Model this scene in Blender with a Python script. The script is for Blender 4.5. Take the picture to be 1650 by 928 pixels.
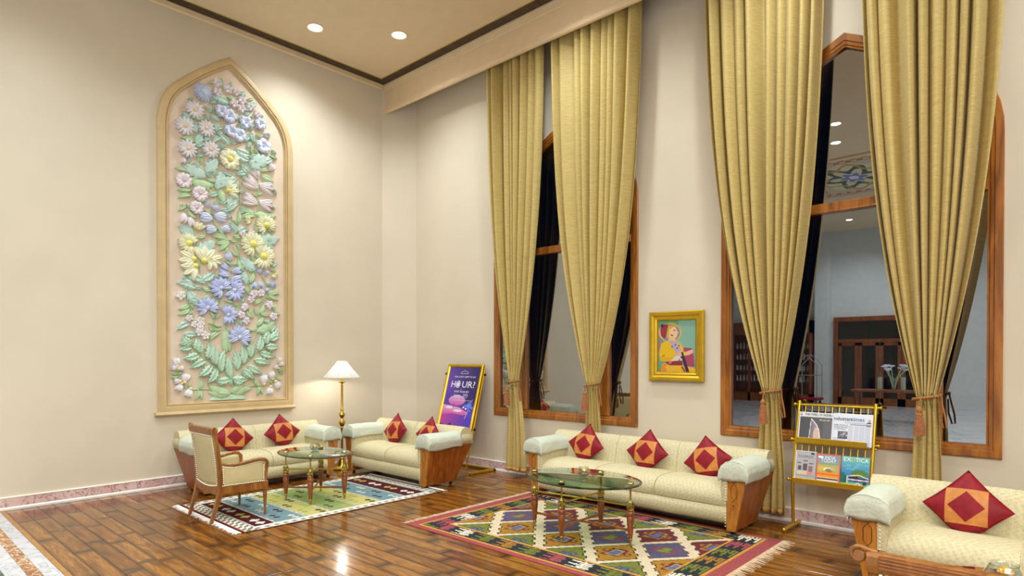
import bpy, bmesh, math, random
import numpy as np
from mathutils import Vector, Matrix

for _o in list(bpy.data.objects):
    bpy.data.objects.remove(_o)
C = bpy.context.scene.collection
S = bpy.context.scene
PI = math.pi

# ------------------------------------------------------------------ camera
CAM_POS = (8.230, -6.272, 1.600)
YAW, PITCH, ROLL = math.radians(42.628), math.radians(-0.527), math.radians(0.050)
F_PX, CY_PX = 994.4, 584.6
_fw = Vector((-math.sin(YAW) * math.cos(PITCH), math.cos(YAW) * math.cos(PITCH), math.sin(PITCH)))
_r = Vector((math.cos(YAW), math.sin(YAW), 0))
_u = _r.cross(_fw)
_r2 = _r * math.cos(ROLL) + _u * math.sin(ROLL)
_u2 = -_r * math.sin(ROLL) + _u * math.cos(ROLL)
cam = bpy.data.cameras.new('camera')
cam.sensor_width = 36.0
cam.sensor_fit = 'HORIZONTAL'
cam.lens = 36.0 * F_PX / 1650.0
cam.shift_y = (CY_PX - 464.0) / 1650.0
cam.clip_start = 0.05
camo = bpy.data.objects.new('camera', cam)
C.objects.link(camo)
_m = Matrix.Identity(4)
for i in range(3):
    _m[i][0], _m[i][1], _m[i][2], _m[i][3] = _r2[i], _u2[i], -_fw[i], CAM_POS[i]
camo.matrix_world = _m
S.camera = camo

# ------------------------------------------------------------------ world, exposure
w = bpy.data.worlds.new('night')
S.world = w
w.use_nodes = True
w.node_tree.nodes['Background'].inputs[0].default_value = (0.004, 0.006, 0.012, 1)
w.node_tree.nodes['Background'].inputs[1].default_value = 1.0
S.view_settings.view_transform = 'Standard'
S.view_settings.look = 'None'
S.view_settings.gamma = 1.0
S.view_settings.use_curve_mapping = False
S.view_settings.exposure = 0.32
S.cycles.max_bounces = 8
S.cycles.diffuse_bounces = 5
S.cycles.glossy_bounces = 4
S.cycles.transparent_max_bounces = 12
S.cycles.transmission_bounces = 6
S.cycles.caustics_reflective = False
S.cycles.caustics_refractive = False
S.cycles.sample_clamp_indirect = 6.0

# ------------------------------------------------------------------ large light: soft fill added behind the camera, without a fixture
CEIL = 5.94
def area_light(name, loc, sx, sy, power, col=(1, 0.93, 0.84), rot=(0, 0, 0)):
    l = bpy.data.lights.new(name, 'AREA')
    l.shape = 'RECTANGLE'
    l.size, l.size_y, l.energy, l.color = sx, sy, power, col
    o = bpy.data.objects.new(name, l)
    o.location, o.rotation_euler = loc, rot
    C.objects.link(o)
    return o
area_light('lobby_fill_light', (12.0, -8.5, CEIL - 0.03), 5.0, 6.0, 700, (1, 0.95, 0.88))  # added fill, stands for no built or visible lamp
SPOT_POWER = 190.0

# ------------------------------------------------------------------ object helpers
def tag(o, label=None, cat=None, group=None, kind=None):
    if label: o['label'] = label
    if cat: o['category'] = cat
    if group: o['group'] = group
    if kind: o['kind'] = kind
    return o

def link(o, parent=None):
    C.objects.link(o)
    if parent is not None:
        o.parent = parent
    return o

def thing(name, label, cat, loc=(0, 0, 0), rz=0.0, group=None, kind=None):
    o = bpy.data.objects.new(name, None)
    o.empty_display_size = 0.1
    o.location = loc
    o.rotation_euler = (0, 0, rz)
    link(o)
    return tag(o, label, cat, group, kind)

class MB:
    """collects faces and links them as one mesh object"""
    def __init__(s):
        s.v, s.f, s.m = [], [], []
    def add(s, verts, faces, mi=0):
        b = len(s.v)
        s.v += [tuple(v) for v in verts]
        s.f += [tuple(b + i for i in f) for f in faces]
        s.m += [mi] * len(faces)
        return s
    def quad(s, a, b, c, d, mi=0):
        return s.add([a, b, c, d], [(0, 1, 2, 3)], mi)
    def box(s, x0, x1, y0, y1, z0, z1, mi=0, bev=0.0):
        if x0 > x1: x0, x1 = x1, x0
        if y0 > y1: y0, y1 = y1, y0
        if z0 > z1: z0, z1 = z1, z0
        if bev <= 0:
            V = [(x0, y0, z0), (x1, y0, z0), (x1, y1, z0), (x0, y1, z0), (x0, y0, z1), (x1, y0, z1), (x1, y1, z1), (x0, y1, z1)]
            return s.add(V, [(0, 3, 2, 1), (4, 5, 6, 7), (0, 1, 5, 4), (1, 2, 6, 5), (2, 3, 7, 6), (3, 0, 4, 7)], mi)
        b = min(bev, (x1 - x0) / 2.01, (y1 - y0) / 2.01, (z1 - z0) / 2.01)
        lo, hi = (x0, y0, z0), (x1, y1, z1)
        V, idx = [], {}
        for c in range(8):
            sg = [(c >> k) & 1 for k in range(3)]
            for ax in range(3):
                p = []
                for k in range(3):
                    e = hi[k] if sg[k] else lo[k]
                    if k != ax:
                        e += -b if sg[k] else b
                    p.append(e)
                idx[(c, ax)] = len(V)
                V.append(tuple(p))
        Fs = []
        for ax in range(3):
            o1, o2 = [k for k in range(3) if k != ax]
            for sgn in (0, 1):
                cs = []
                for a, bb in ((0, 0), (1, 0), (1, 1), (0, 1)):
                    c = (sgn << ax) | (a << o1) | (bb << o2)
                    cs.append(idx[(c, ax)])
                Fs.append(tuple(cs))
        for ax in range(3):
            o1, o2 = [k for k in range(3) if k != ax]
            for a in (0, 1):
                for bb in (0, 1):
                    c0 = (a << o1) | (bb << o2)
                    c1 = c0 | (1 << ax)
                    Fs.append((idx[(c0, o1)], idx[(c1, o1)], idx[(c1, o2)], idx[(c0, o2)]))
        for c in range(8):
            Fs.append((idx[(c, 0)], idx[(c, 1)], idx[(c, 2)]))
        return s.add(V, Fs, mi)
    def grid(s, P, mi=0, wrap_u=False, wrap_v=False):
        nu, nv = len(P), len(P[0])
        V = [p for row in P for p in row]
        Fs = []
        for i in range(nu if wrap_u else nu - 1):
            for j in range(nv if wrap_v else nv - 1):
                i2, j2 = (i + 1) % nu, (j + 1) % nv
                Fs.append((i * nv + j, i2 * nv + j, i2 * nv + j2, i * nv + j2))
        return s.add(V, Fs, mi)
    def tube(s, path, rad, n=8, mi=0, closed=False, caps=True, up=None):
        P = [Vector(p) for p in path]
        R = rad if isinstance(rad, (list, tuple)) else [rad] * len(P)
        rings = []
        ref = Vector(up) if up else None
        for i, p in enumerate(P):
            if closed:
                t = P[(i + 1) % len(P)] - P[i - 1]
            else:
                t = P[min(i + 1, len(P) - 1)] - P[max(i - 1, 0)]
            t.normalize()
            if ref is None:
                ref = Vector((0, 0, 1)) if abs(t.z) < 0.9 else Vector((1, 0, 0))
            a = t.cross(ref)
            if a.length < 1e-5:
                a = t.cross(Vector((1, 0, 0.3)))
            a.normalize()
            b = a.cross(t).normalized()
            ref = b
            rings.append([tuple(p + (a * math.cos(2 * PI * k / n) + b * math.sin(2 * PI * k / n)) * R[i]) for k in range(n)])
        s.grid(rings, mi, wrap_u=closed, wrap_v=True)
        if caps and not closed:
            s.add(rings[0], [tuple(range(n))], mi)
            s.add(rings[-1], [tuple(range(n - 1, -1, -1))], mi)
        return s
    def lathe(s, prof, n=20, o=(0, 0, 0), mi=0, caps=True):
        rings = [[(o[0] + r * math.cos(2 * PI * k / n), o[1] + r * math.sin(2 * PI * k / n), o[2] + z) for k in range(n)] for r, z in prof]
        s.grid(rings, mi, wrap_v=True)
        if caps:
            if prof[0][0] > 1e-4: s.add(rings[0], [tuple(range(n - 1, -1, -1))], mi)
            if prof[-1][0] > 1e-4: s.add(rings[-1], [tuple(range(n))], mi)
        return s
    def ball(s, c, r, n=10, mi=0, sq=(1, 1, 1)):
        m = max(5, n // 2)
        rings = []
        for i in range(m + 1):
            t = PI * i / m
            rr = max(math.sin(t), 1e-3) * r
            rings.append([(c[0] + sq[0] * rr * math.cos(2 * PI * k / n), c[1] + sq[1] * rr * math.sin(2 * PI * k / n), c[2] - sq[2] * r * math.cos(t)) for k in range(n)])
        return s.grid(rings, mi, wrap_v=True)
    def prism(s, poly, fn, a0, a1, mi=0):
        """poly: 2D outline, fn(u,v,a)->point"""
        n = len(poly)
        A = [fn(u, v, a0) for u, v in poly]
        B = [fn(u, v, a1) for u, v in poly]
        s.grid([A, B], mi, wrap_v=True)
        s.add(A, [tuple(range(n - 1, -1, -1))], mi)
        s.add(B, [tuple(range(n))], mi)
        return s
    def loops(s, LL, mi=0, cap0=False, cap1=False):
        s.grid(LL, mi, wrap_v=True)
        n = len(LL[0])
        if cap0: s.add(LL[0], [tuple(range(n - 1, -1, -1))], mi)
        if cap1: s.add(LL[-1], [tuple(range(n))], mi)
        return s
    def mesh(s, name, mats, smooth=35):
        me = bpy.data.meshes.new(name)
        me.from_pydata(s.v, [], s.f)
        for m in (mats if isinstance(mats, (list, tuple)) else [mats]):
            me.materials.append(m)
        if any(s.m):
            me.polygons.foreach_set('material_index', s.m)
        bm = bmesh.new()
        bm.from_mesh(me)
        bmesh.ops.remove_doubles(bm, verts=bm.verts, dist=1e-5)
        bmesh.ops.recalc_face_normals(bm, faces=bm.faces)
        bm.to_mesh(me)
        bm.free()
        if smooth:
            me.shade_smooth()
            me.set_sharp_from_angle(angle=math.radians(smooth))
        me.update()
        return me
    def build(s, name, mats, parent=None, smooth=35, kind=None, label=None, loc=None):
        o = bpy.data.objects.new(name, s.mesh(name, mats, smooth))
        link(o, parent)
        if loc: o.location = loc
        if kind: o['kind'] = kind
        if label: o['label'] = label
        return o

def copy_tree(o, parent=None):
    c = o.copy()
    C.objects.link(c)
    c.parent = parent
    for ch in list(o.children):
        copy_tree(ch, c)
    return c

# ------------------------------------------------------------------ materials
def lin(c):
    out = []
    for x in c[:3]:
        x = x / 255.0
        out.append(x / 12.92 if x <= 0.04045 else ((x + 0.055) / 1.055) ** 2.4)
    return tuple(out) + (1.0,)

class NT:
    def __init__(s, name):
        s.mat = bpy.data.materials.new(name)
        s.mat.use_nodes = True
        s.t = s.mat.node_tree
        s.b = s.t.nodes['Principled BSDF']
        s.out = s.t.nodes['Material Output']
    def n(s, kind, **kw):
        nd = s.t.nodes.new(kind)
        for k, v in kw.items():
            if k in nd.inputs.keys(): nd.inputs[k].default_value = v
            else: setattr(nd, k, v)
        return nd
    def l(s, a, b):
        s.t.links.new(a, b)
    def coord(s, which='Object', scale=(1, 1, 1)):
        tc = s.n('ShaderNodeTexCoord')
        mp = s.n('ShaderNodeMapping')
        mp.inputs['Scale'].default_value = scale
        s.l(tc.outputs[which], mp.inputs[0])
        return mp.outputs[0]
    def noise(s, vec, scale=5.0, detail=4.0, rough=0.55, dist=0.0):
        nd = s.n('ShaderNodeTexNoise')
        nd.inputs['Scale'].default_value = scale
        nd.inputs['Detail'].default_value = detail
        nd.inputs['Roughness'].default_value = rough
        nd.inputs['Distortion'].default_value = dist
        s.l(vec, nd.inputs['Vector'])
        return nd.outputs['Fac']
    def ramp(s, fac, stops):
        nd = s.n('ShaderNodeValToRGB')
        e = nd.color_ramp.elements
        while len(e) < len(stops): e.new(0.5)
        for i, (p, c) in enumerate(stops):
            e[i].position = p
            e[i].color = c if len(c) == 4 and max(c) <= 1.0 else lin(c)
        s.l(fac, nd.inputs[0])
        return nd.outputs[0]
    def mix(s, fac, a, b, blend='MIX'):
        nd = s.n('ShaderNodeMix', data_type='RGBA', blend_type=blend)
        for sock, val in ((nd.inputs[0], fac), (nd.inputs[6], a), (nd.inputs[7], b)):
            if isinstance(val, (int, float)): sock.default_value = val
            elif isinstance(val, tuple): sock.default_value = val
            else: s.l(val, sock)
        return nd.outputs[2]
    def math(s, op, a, b=0.0):
        nd = s.n('ShaderNodeMath', operation=op)
        for sock, val in ((nd.inputs[0], a), (nd.inputs[1], b)):
            if isinstance(val, (int, float)): sock.default_value = val
            else: s.l(val, sock)
        return nd.outputs[0]
    def bump(s, h, strength=0.2, dist=0.01):
        nd = s.n('ShaderNodeBump')
        nd.inputs['Strength'].default_value = strength
        nd.inputs['Distance'].default_value = dist
        s.l(h, nd.inputs['Height'])
        s.l(nd.outputs[0], s.b.inputs['Normal'])
    def base(s, col):
        if isinstance(col, tuple): s.b.inputs['Base Color'].default_value = col
        else: s.l(col, s.b.inputs['Base Color'])
    def set(s, rough=0.5, metal=0.0, spec=0.5, coat=0.0):
        s.b.inputs['Roughness'].default_value = rough
        s.b.inputs['Metallic'].default_value = metal
        s.b.inputs['Specular IOR Level'].default_value = spec
        s.b.inputs['Coat Weight'].default_value = coat
        s.b.inputs['Coat Roughness'].default_value = 0.12
        return s

def plain(name, rgb, rough=0.5, metal=0.0, spec=0.5, var=0.06, vscale=6.0, bump=0.0, bscale=60.0, coat=0.0):
    t = NT(name).set(rough, metal, spec, coat)
    v = t.coord('Object')
    f = t.noise(v, vscale, 3)
    a = tuple(min(255, x * (1 + var)) for x in rgb)
    b = tuple(x * (1 - var) for x in rgb)
    t.base(t.ramp(f, [(0.3, b), (0.7, a)]))
    if bump > 0:
        t.bump(t.noise(v, bscale, 4), bump, 0.004)
    return t.mat

def wood(name, dark, mid, light, scale=(1, 1, 14), rough=0.3, coat=0.3, nscale=3.0):
    """grain stretched along the axis with the smallest scale"""
    t = NT(name).set(rough, 0, 0.5, coat)
    v = t.coord('Object', scale)
    f = t.noise(v, nscale, 6, 0.6, 0.6)
    t.base(t.ramp(f, [(0.28, dark), (0.5, mid), (0.74, light)]))
    t.bump(f, 0.05, 0.002)
    return t.mat

M = {}
M['wall'] = plain('wall_paint', (218, 206, 184), 0.75, 0, 0.25, 0.015, 1.3, 0.03, 180)
M['ceiling'] = plain('ceiling_paint', (226, 206, 172), 0.8, 0, 0.2, 0.01)
M['cornice'] = plain('cornice_paint', (232, 208, 168), 0.5, 0, 0.4, 0.015)
M['lobby_wall'] = plain('lobby_wall_paint', (205, 210, 212), 0.8, 0, 0.2, 0.02)
M['slot'] = plain('slot_dark', (84, 68, 52), 0.7, 0, 0.3, 0.12, 9)
M['slotrim'] = plain('slot_rim', (190, 168, 96), 0.5, 0, 0.4, 0.02)
M['frame_gold'] = plain('mural_frame_paint', (204, 178, 132), 0.42, 0, 0.5, 0.03)
M['mural_back'] = plain('mural_ground', (222, 203, 182), 0.7, 0, 0.2, 0.02)
M['brass'] = plain('brass', (214, 178, 74), 0.22, 1.0, 0.5, 0.05, 9)
M['brass_old'] = plain('brass_aged', (186, 160, 92), 0.3, 1.0, 0.5, 0.12, 14)
M['rack_brass'] = plain('rack_brass', (216, 176, 52), 0.3, 0.85, 0.5, 0.05, 8)
M['nail'] = plain('nail_brass', (255, 246, 216), 0.25, 0.15, 0.7, 0.02)
M['dark'] = plain('dark_metal', (40, 34, 28), 0.4, 0.5)
M['sofawood'] = wood('sofa_wood', (100, 48, 12), (150, 80, 24), (176, 104, 36), (9, 9, 1.4), 0.38, 0.05)
M['postwood'] = wood('post_wood', (146, 84, 22), (178, 112, 36), (200, 136, 52), (9, 1.0, 1.6), 0.28, 0.4)
M['chairwood'] = wood('chair_wood', (106, 62, 20), (144, 90, 32), (176, 120, 50), (8, 8, 1.6), 0.3, 0.4)
M['legwood'] = wood('leg_wood', (104, 48, 18), (140, 72, 30), (168, 94, 44), (8, 8, 1.5), 0.28, 0.4)
M['winwood'] = wood('window_wood', (112, 62, 18), (158, 94, 30), (188, 120, 46), (5, 5, 0.7), 0.32, 0.35)
M['doorwood'] = wood('door_wood', (92, 48, 22), (126, 68, 30), (150, 86, 42), (4, 4, 0.6), 0.35, 0.3)
M['red'] = plain('red_silk', (134, 14, 30), 0.55, 0, 0.3, 0.10, 22, 0.12, 60)
M['orange'] = plain('orange_silk', (200, 128, 62), 0.5, 0, 0.35, 0.07, 24, 0.12, 60)
M['cloth'] = plain('cover_cloth', (204, 210, 192), 0.85, 0, 0.15, 0.025, 60, 0.5, 16)
M['cloth'].node_tree.nodes['Bump'].inputs['Distance'].default_value = 0.02
M['vinyl'] = plain('cream_upholstery', (202, 188, 142), 0.5, 0, 0.4, 0.03, 6, 0.05, 40)
M['shade_in'] = plain('bulb_holder', (240, 235, 220), 0.5)
M['paper'] = plain('paper', (235, 232, 226), 0.6, 0, 0.3, 0.01)
M['white'] = plain('white_print', (245, 245, 245), 0.6, 0, 0.2, 0.0)
M['black'] = plain('black_print', (28, 28, 34), 0.6, 0, 0.2, 0.0)
M['navy'] = plain('blue_print', (30, 92, 150), 0.6, 0, 0.2, 0.0)
M['greyprint'] = plain('grey_print', (90, 92, 104), 0.6, 0, 0.2, 0.0)
M['yellowprint'] = plain('yellow_print', (236, 208, 40), 0.6, 0, 0.2, 0.0)
M['rope'] = plain('tieback_cord', (156, 106, 56), 0.6, 0, 0.3, 0.25, 90, 0.3, 120)
M['tassel'] = plain('tassel_thread', (156, 100, 64), 0.6, 0, 0.3, 0.2, 60, 0.3, 90)
M['hem'] = plain('hem_band', (198, 148, 78), 0.6, 0, 0.3, 0.06, 30)
M['stone_trim'] = plain('floor_trim_wood', (166, 118, 62), 0.35, 0, 0.5, 0.12, 12)
M['trimwhite'] = plain('baseboard_white', (236, 230, 222), 0.35, 0, 0.5, 0.02)
M['subfloor'] = plain('subfloor', (44, 28, 14), 0.7)
M['leafgreen'] = plain('relief_leaf_green', (184, 210, 168), 0.6, 0, 0.3, 0.08, 9)
M['leafteal'] = plain('relief_leaf_teal', (190, 216, 204), 0.6, 0, 0.3, 0.06, 9)
M['leafmint'] = plain('relief_leaf_mint', (188, 216, 192), 0.6, 0, 0.3, 0.06, 9)
M['stemgreen'] = plain('relief_stem_green', (178, 204, 160), 0.6, 0, 0.3, 0.06, 9)
M['pwhite'] = plain('petal_white', (236, 232, 236), 0.6, 0, 0.3, 0.03, 12)
M['pblue'] = plain('petal_blue', (212, 218, 240), 0.6, 0, 0.3, 0.05, 12)
M['pdeep'] = plain('petal_cornflower', (198, 206, 238), 0.6, 0, 0.3, 0.08, 12)
M['ppink'] = plain('petal_pink', (238, 228, 232), 0.6, 0, 0.3, 0.03, 12)
M['pyellow'] = plain('petal_cream', (238, 236, 206), 0.6, 0, 0.3, 0.05, 12)
M['cyellow'] = plain('flower_centre_yellow', (226, 220, 120), 0.6, 0, 0.3, 0.08, 40)
M['cmauve'] = plain('flower_centre_mauve', (218, 198, 210), 0.6, 0, 0.3, 0.05, 40)
M['corange'] = plain('flower_centre_orange', (232, 212, 168), 0.6, 0, 0.3, 0.05, 40)
M['cblue'] = plain('flower_centre_blue', (190, 210, 232), 0.6, 0, 0.3, 0.05, 40)

def _sofa_fabric():
    t = NT('sofa_damask').set(0.75, 0, 0.25)
    v0 = t.coord('Object')
    rot = t.n('ShaderNodeMapping')
    rot.inputs['Rotation'].default_value = (0.62, 0.48, 0.785)
    t.l(v0, rot.inputs[0])
    v = rot.outputs[0]
    vor = t.n('ShaderNodeTexVoronoi', feature='SMOOTH_F1')
    vor.inputs['Scale'].default_value = 38
    vor.inputs['Smoothness'].default_value = 0.2
    vor.inputs['Randomness'].default_value = 0.3
    t.l(v, vor.inputs['Vector'])
    d = t.ramp(vor.outputs['Distance'], [(0.10, (180, 160, 112)), (0.26, (210, 201, 166)), (0.40, (192, 177, 132)), (0.52, (208, 199, 163))])
    n = t.noise(v, 130, 3)
    c = t.mix(t.ramp(n, [(0.42, (0, 0, 0)), (0.62, (70, 70, 70))]), d, lin((228, 220, 190)))
    t.base(c)
    t.bump(n, 0.12, 0.003)
    return t.mat
M['sofa'] = _sofa_fabric()

def _curtain_fabric():
    t = NT('curtain_slub_silk').set(0.55, 0, 0.35)
    v = t.coord('Object', (7, 7, 110))
    n = t.noise(v, 1.6, 5, 0.7)
    c = t.ramp(n, [(0.26, (172, 146, 80)), (0.5, (194, 170, 102)), (0.76, (214, 196, 138))])
    t.base(c)
    t.b.inputs['Sheen Weight'].default_value = 0.15
    t.bump(n, 0.10, 0.003)
    return t.mat
M['curtain'] = _curtain_fabric()

def _plank():
    t = NT('scraped_plank').set(0.16, 0, 0.5, 0.0)
    tc = t.n('ShaderNodeTexCoord')
    oi = t.n('ShaderNodeObjectInfo')
    sep = t.n('ShaderNodeSeparateXYZ')
    t.l(tc.outputs['Generated'], sep.inputs[0])
    # grain, shifted per plank
    mp = t.n('ShaderNodeMapping')
    mp.inputs['Scale'].default_value = (2.2, 16, 1)
    t.l(tc.outputs['Object'], mp.inputs[0])
    cmb = t.n('ShaderNodeCombineXYZ')
    t.l(t.math('MULTIPLY', oi.outputs['Random'], 37.0), cmb.inputs[0])
    t.l(t.math('MULTIPLY', oi.outputs['Random'], 91.0), cmb.inputs[2])
    t.l(cmb.outputs[0], mp.inputs['Location'])
    g = t.noise(mp.outputs[0], 1.6, 6, 0.62, 0.8)
    big = t.noise(mp.outputs[0], 0.55, 2, 0.5, 0.3)
    col = t.ramp(g, [(0.22, (90, 52, 18)), (0.46, (138, 88, 32)), (0.70, (178, 124, 52))])
    # burnished dark edges, as stained on each board
    ex = t.math('ABSOLUTE', t.math('SUBTRACT', sep.outputs[0], 0.5))
    ey = t.math('ABSOLUTE', t.math('SUBTRACT', sep.outputs[1], 0.5))
    wob = t.math('MULTIPLY', t.math('SUBTRACT', big, 0.5), 0.16)
    mx = t.ramp(t.math('ADD', ex, wob), [(0.41, (0, 0, 0)), (0.495, (235, 235, 235))])
    my = t.ramp(t.math('ADD', ey, wob), [(0.33, (0, 0, 0)), (0.50, (215, 215, 215))])
    e = t.mix(1.0, mx, my, 'LIGHTEN')
    col = t.mix(e, col, lin((50, 27, 16)))
    tint = t.ramp(oi.outputs['Random'], [(0.0, (206, 190, 176)), (0.5, (236, 228, 218)), (1.0, (255, 255, 248))])
    col = t.mix(1.0, col, tint, 'MULTIPLY')
    knots = t.ramp(big, [(0.30, (150, 120, 100)), (0.46, (255, 255, 255))])
    col = t.mix(0.8, col, knots, 'MULTIPLY')
    t.base(col)
    rr = t.math('ADD', 0.09, t.math('MULTIPLY', g, 0.12))
    t.l(rr, t.b.inputs['Roughness'])
    t.bump(t.noise(mp.outputs[0], 0.7, 3), 0.12, 0.006)
    return t.mat
M['plank'] = _plank()

def marble(name, base, vein, base2, vscale=4.0, width=0.05, rough=0.15):
    t = NT(name).set(rough, 0, 0.5)
    tc = t.n('ShaderNodeTexCoord')
    oi = t.n('ShaderNodeObjectInfo')
    mp = t.n('ShaderNodeMapping')
    t.l(tc.outputs['Object'], mp.inputs[0])
    cmb = t.n('ShaderNodeCombineXYZ')
    t.l(t.math('MULTIPLY', oi.outputs['Random'], 17.0), cmb.inputs[0])
    t.l(t.math('MULTIPLY', oi.outputs['Random'], 31.0), cmb.inputs[1])
    t.l(cmb.outputs[0], mp.inputs['Location'])
    v = mp.outputs[0]
    n = t.noise(v, vscale, 6, 0.6, 1.2)
    ridge = t.math('ABSOLUTE', t.math('SUBTRACT', n, 0.5))
    m = t.ramp(ridge, [(0.0, (255, 255, 255)), (width, (0, 0, 0))])
    n2 = t.noise(v, vscale * 0.6, 3)
    c = t.ramp(n2, [(0.35, base), (0.65, base2)])
    t.base(t.mix(m, c, lin(vein)))
    return t.mat
M['pinkmarble'] = marble('pink_marble', (214, 178, 172), (132, 78, 74), (230, 204, 200), 7.0, 0.022)
M['whitemarble'] = marble('white_marble', (200, 203, 210), (160, 165, 178), (214, 214, 218), 5.0, 0.03)
M['brownmarble'] = marble('brown_marble', (178, 112, 48), (238, 224, 200), (140, 84, 40), 7.0, 0.035)
M['greenmarble'] = marble('green_marble', (30, 56, 44), (150, 170, 160), (40, 70, 56), 7.0, 0.02)
M['lobbymarble'] = marble('lobby_marble', (196, 204, 214), (150, 156, 170), (210, 214, 222), 1.2, 0.03, 0.1)

def _glass(name, tint, fac_min, rough=0.0, fres=True, fac_gain=1.0):
    t = NT(name)
    tr = t.n('ShaderNodeBsdfTransparent')
    tr.inputs[0].default_value = tint
    gl = t.n('ShaderNodeBsdfGlossy')
    gl.inputs['Color'].default_value = (1, 1, 1, 1)
    gl.inputs['Roughness'].default_value = rough
    mx = t.n('ShaderNodeMixShader')
    if fres:
        fr = t.n('ShaderNodeFresnel', IOR=1.5)
        ge = t.n('ShaderNodeNewGeometry')
        f = t.math('MINIMUM', t.math('ADD', t.math('MULTIPLY', fr.outputs[0], fac_gain), fac_min), 1.0)
        f = t.math('MULTIPLY', f, t.math('SUBTRACT', 1.0, ge.outputs['Backfacing']))   # the far side of a sheet of glass adds no mirror of its own
        t.l(f, mx.inputs[0])
    else:
        mx.inputs[0].default_value = fac_min
    t.l(tr.outputs[0], mx.inputs[1])
    t.l(gl.outputs[0], mx.inputs[2])
    t.l(mx.outputs[0], t.out.inputs[0])
    return t.mat
M['pane'] = _glass('window_glass', (0.55, 0.6, 0.62, 1), 0.30, 0.0, True, 1.6)
M['tableglass'] = _glass('table_glass', (0.52, 0.68, 0.56, 1), 0.02, 0.0, True, 1.15)
M['clearglass'] = _glass('clear_glass', (0.90, 0.93, 0.92, 1), 0.10, 0.02, True, 1.8)
M['glassedge'] = plain('glass_edge', (16, 36, 28), 0.08, 0, 0.6, 0.05)
M['picglass'] = _glass('picture_glass', (0.98, 0.98, 0.98, 1), 0.0, 0.0, True, 0.25)

def emit(name, col, strength):
    t = NT(name)
    e = t.n('ShaderNodeEmission', Strength=strength)
    e.inputs[0].default_value = col
    t.l(e.outputs[0], t.out.inputs[0])
    return t.mat
M['lampface'] = emit('downlight_lens', (0.92, 0.97, 1.0, 1), 14.0)
M['bulb'] = emit('lamp_bulb', (1, 0.9, 0.75, 1), 9.0)

def _shade():
    t = NT('lamp_shade_fabric')
    d = t.n('ShaderNodeBsdfDiffuse')
    d.inputs[0].default_value = lin((200, 197, 195))
    tl = t.n('ShaderNodeBsdfTranslucent')
    tl.inputs[0].default_value = lin((246, 240, 234))
    mx = t.n('ShaderNodeMixShader')
    mx.inputs[0].default_value = 0.09
    t.l(d.outputs[0], mx.inputs[1]); t.l(tl.outputs[0], mx.inputs[2])
    t.l(mx.outputs[0], t.out.inputs[0])
    return t.mat
M['shade'] = _shade()

def _painted():
    t = NT('printed_colour').set(0.6, 0, 0.3)
    a = t.n('ShaderNodeAttribute', attribute_name='Col')
    t.base(a.outputs['Color'])
    return t.mat
M['print'] = _painted()
def _woven():
    t = NT('woven_wool').set(0.95, 0, 0.1)
    a = t.n('ShaderNodeAttribute', attribute_name='Col')
    v = t.coord('Object')
    n = t.noise(v, 160, 3)
    c = t.mix(0.35, a.outputs['Color'], t.ramp(n, [(0.35, (120, 120, 120)), (0.65, (255, 255, 255))]), 'MULTIPLY')
    t.base(c)
    t.bump(n, 0.3, 0.003)
    return t.mat
M['woven'] = _woven()

def painted_sheet(name, W, H, nx, ny, img, parent, mat, thick=0.0, mw=None, curl=None):
    """img: (ny,nx,3) sRGB 0..255, row 0 at the bottom; a sheet in its local xy plane"""
    xs = np.linspace(0, W, nx + 1); ys = np.linspace(0, H, ny + 1)
    X, Y = np.meshgrid(xs, ys)
    Z = np.zeros_like(X) if curl is None else curl(X / W, Y / H)
    V = np.stack([X, Y, Z + thick], -1).reshape(-1, 3)
    idx = np.arange((nx + 1) * (ny + 1)).reshape(ny + 1, nx + 1)
    Fq = np.stack([idx[:-1, :-1], idx[:-1, 1:], idx[1:, 1:], idx[1:, :-1]], -1).reshape(-1, 4)
    me = bpy.data.meshes.new(name)
    V = V.tolist(); Fq = Fq.tolist()
    nf = len(Fq)
    if thick > 0:
        b = len(V)
        V += [[0, 0, 0], [W, 0, 0], [W, H, 0], [0, H, 0]]
        c = [idx[0, 0], idx[0, -1], idx[-1, -1], idx[-1, 0]]
        for k in range(4):
            Fq.append([b + k, b + (k + 1) % 4, int(c[(k + 1) % 4]), int(c[k])])
        Fq.append([b + 3, b + 2, b + 1, b])
    me.from_pydata(V, [], Fq)
    me.materials.append(mat)
    col = np.asarray(img, float).reshape(-1, 3) / 255.0
    col = np.where(col <= 0.04045, col / 12.92, ((col + 0.055) / 1.055) ** 2.4)
    col = np.concatenate([np.repeat(col, 4, 0), np.tile(col[:1], (4 * (len(Fq) - nf), 1))], 0)
    col = np.concatenate([col, np.ones((len(col), 1))], 1)
    at = me.color_attributes.new('Col', 'FLOAT_COLOR', 'CORNER')
    at.data.foreach_set('color', col.astype(np.float32).ravel())
    me.update()
    o = bpy.data.objects.new(name, me)
    link(o, parent)
    if mw is not None: o.matrix_local = mw
    return o

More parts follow.
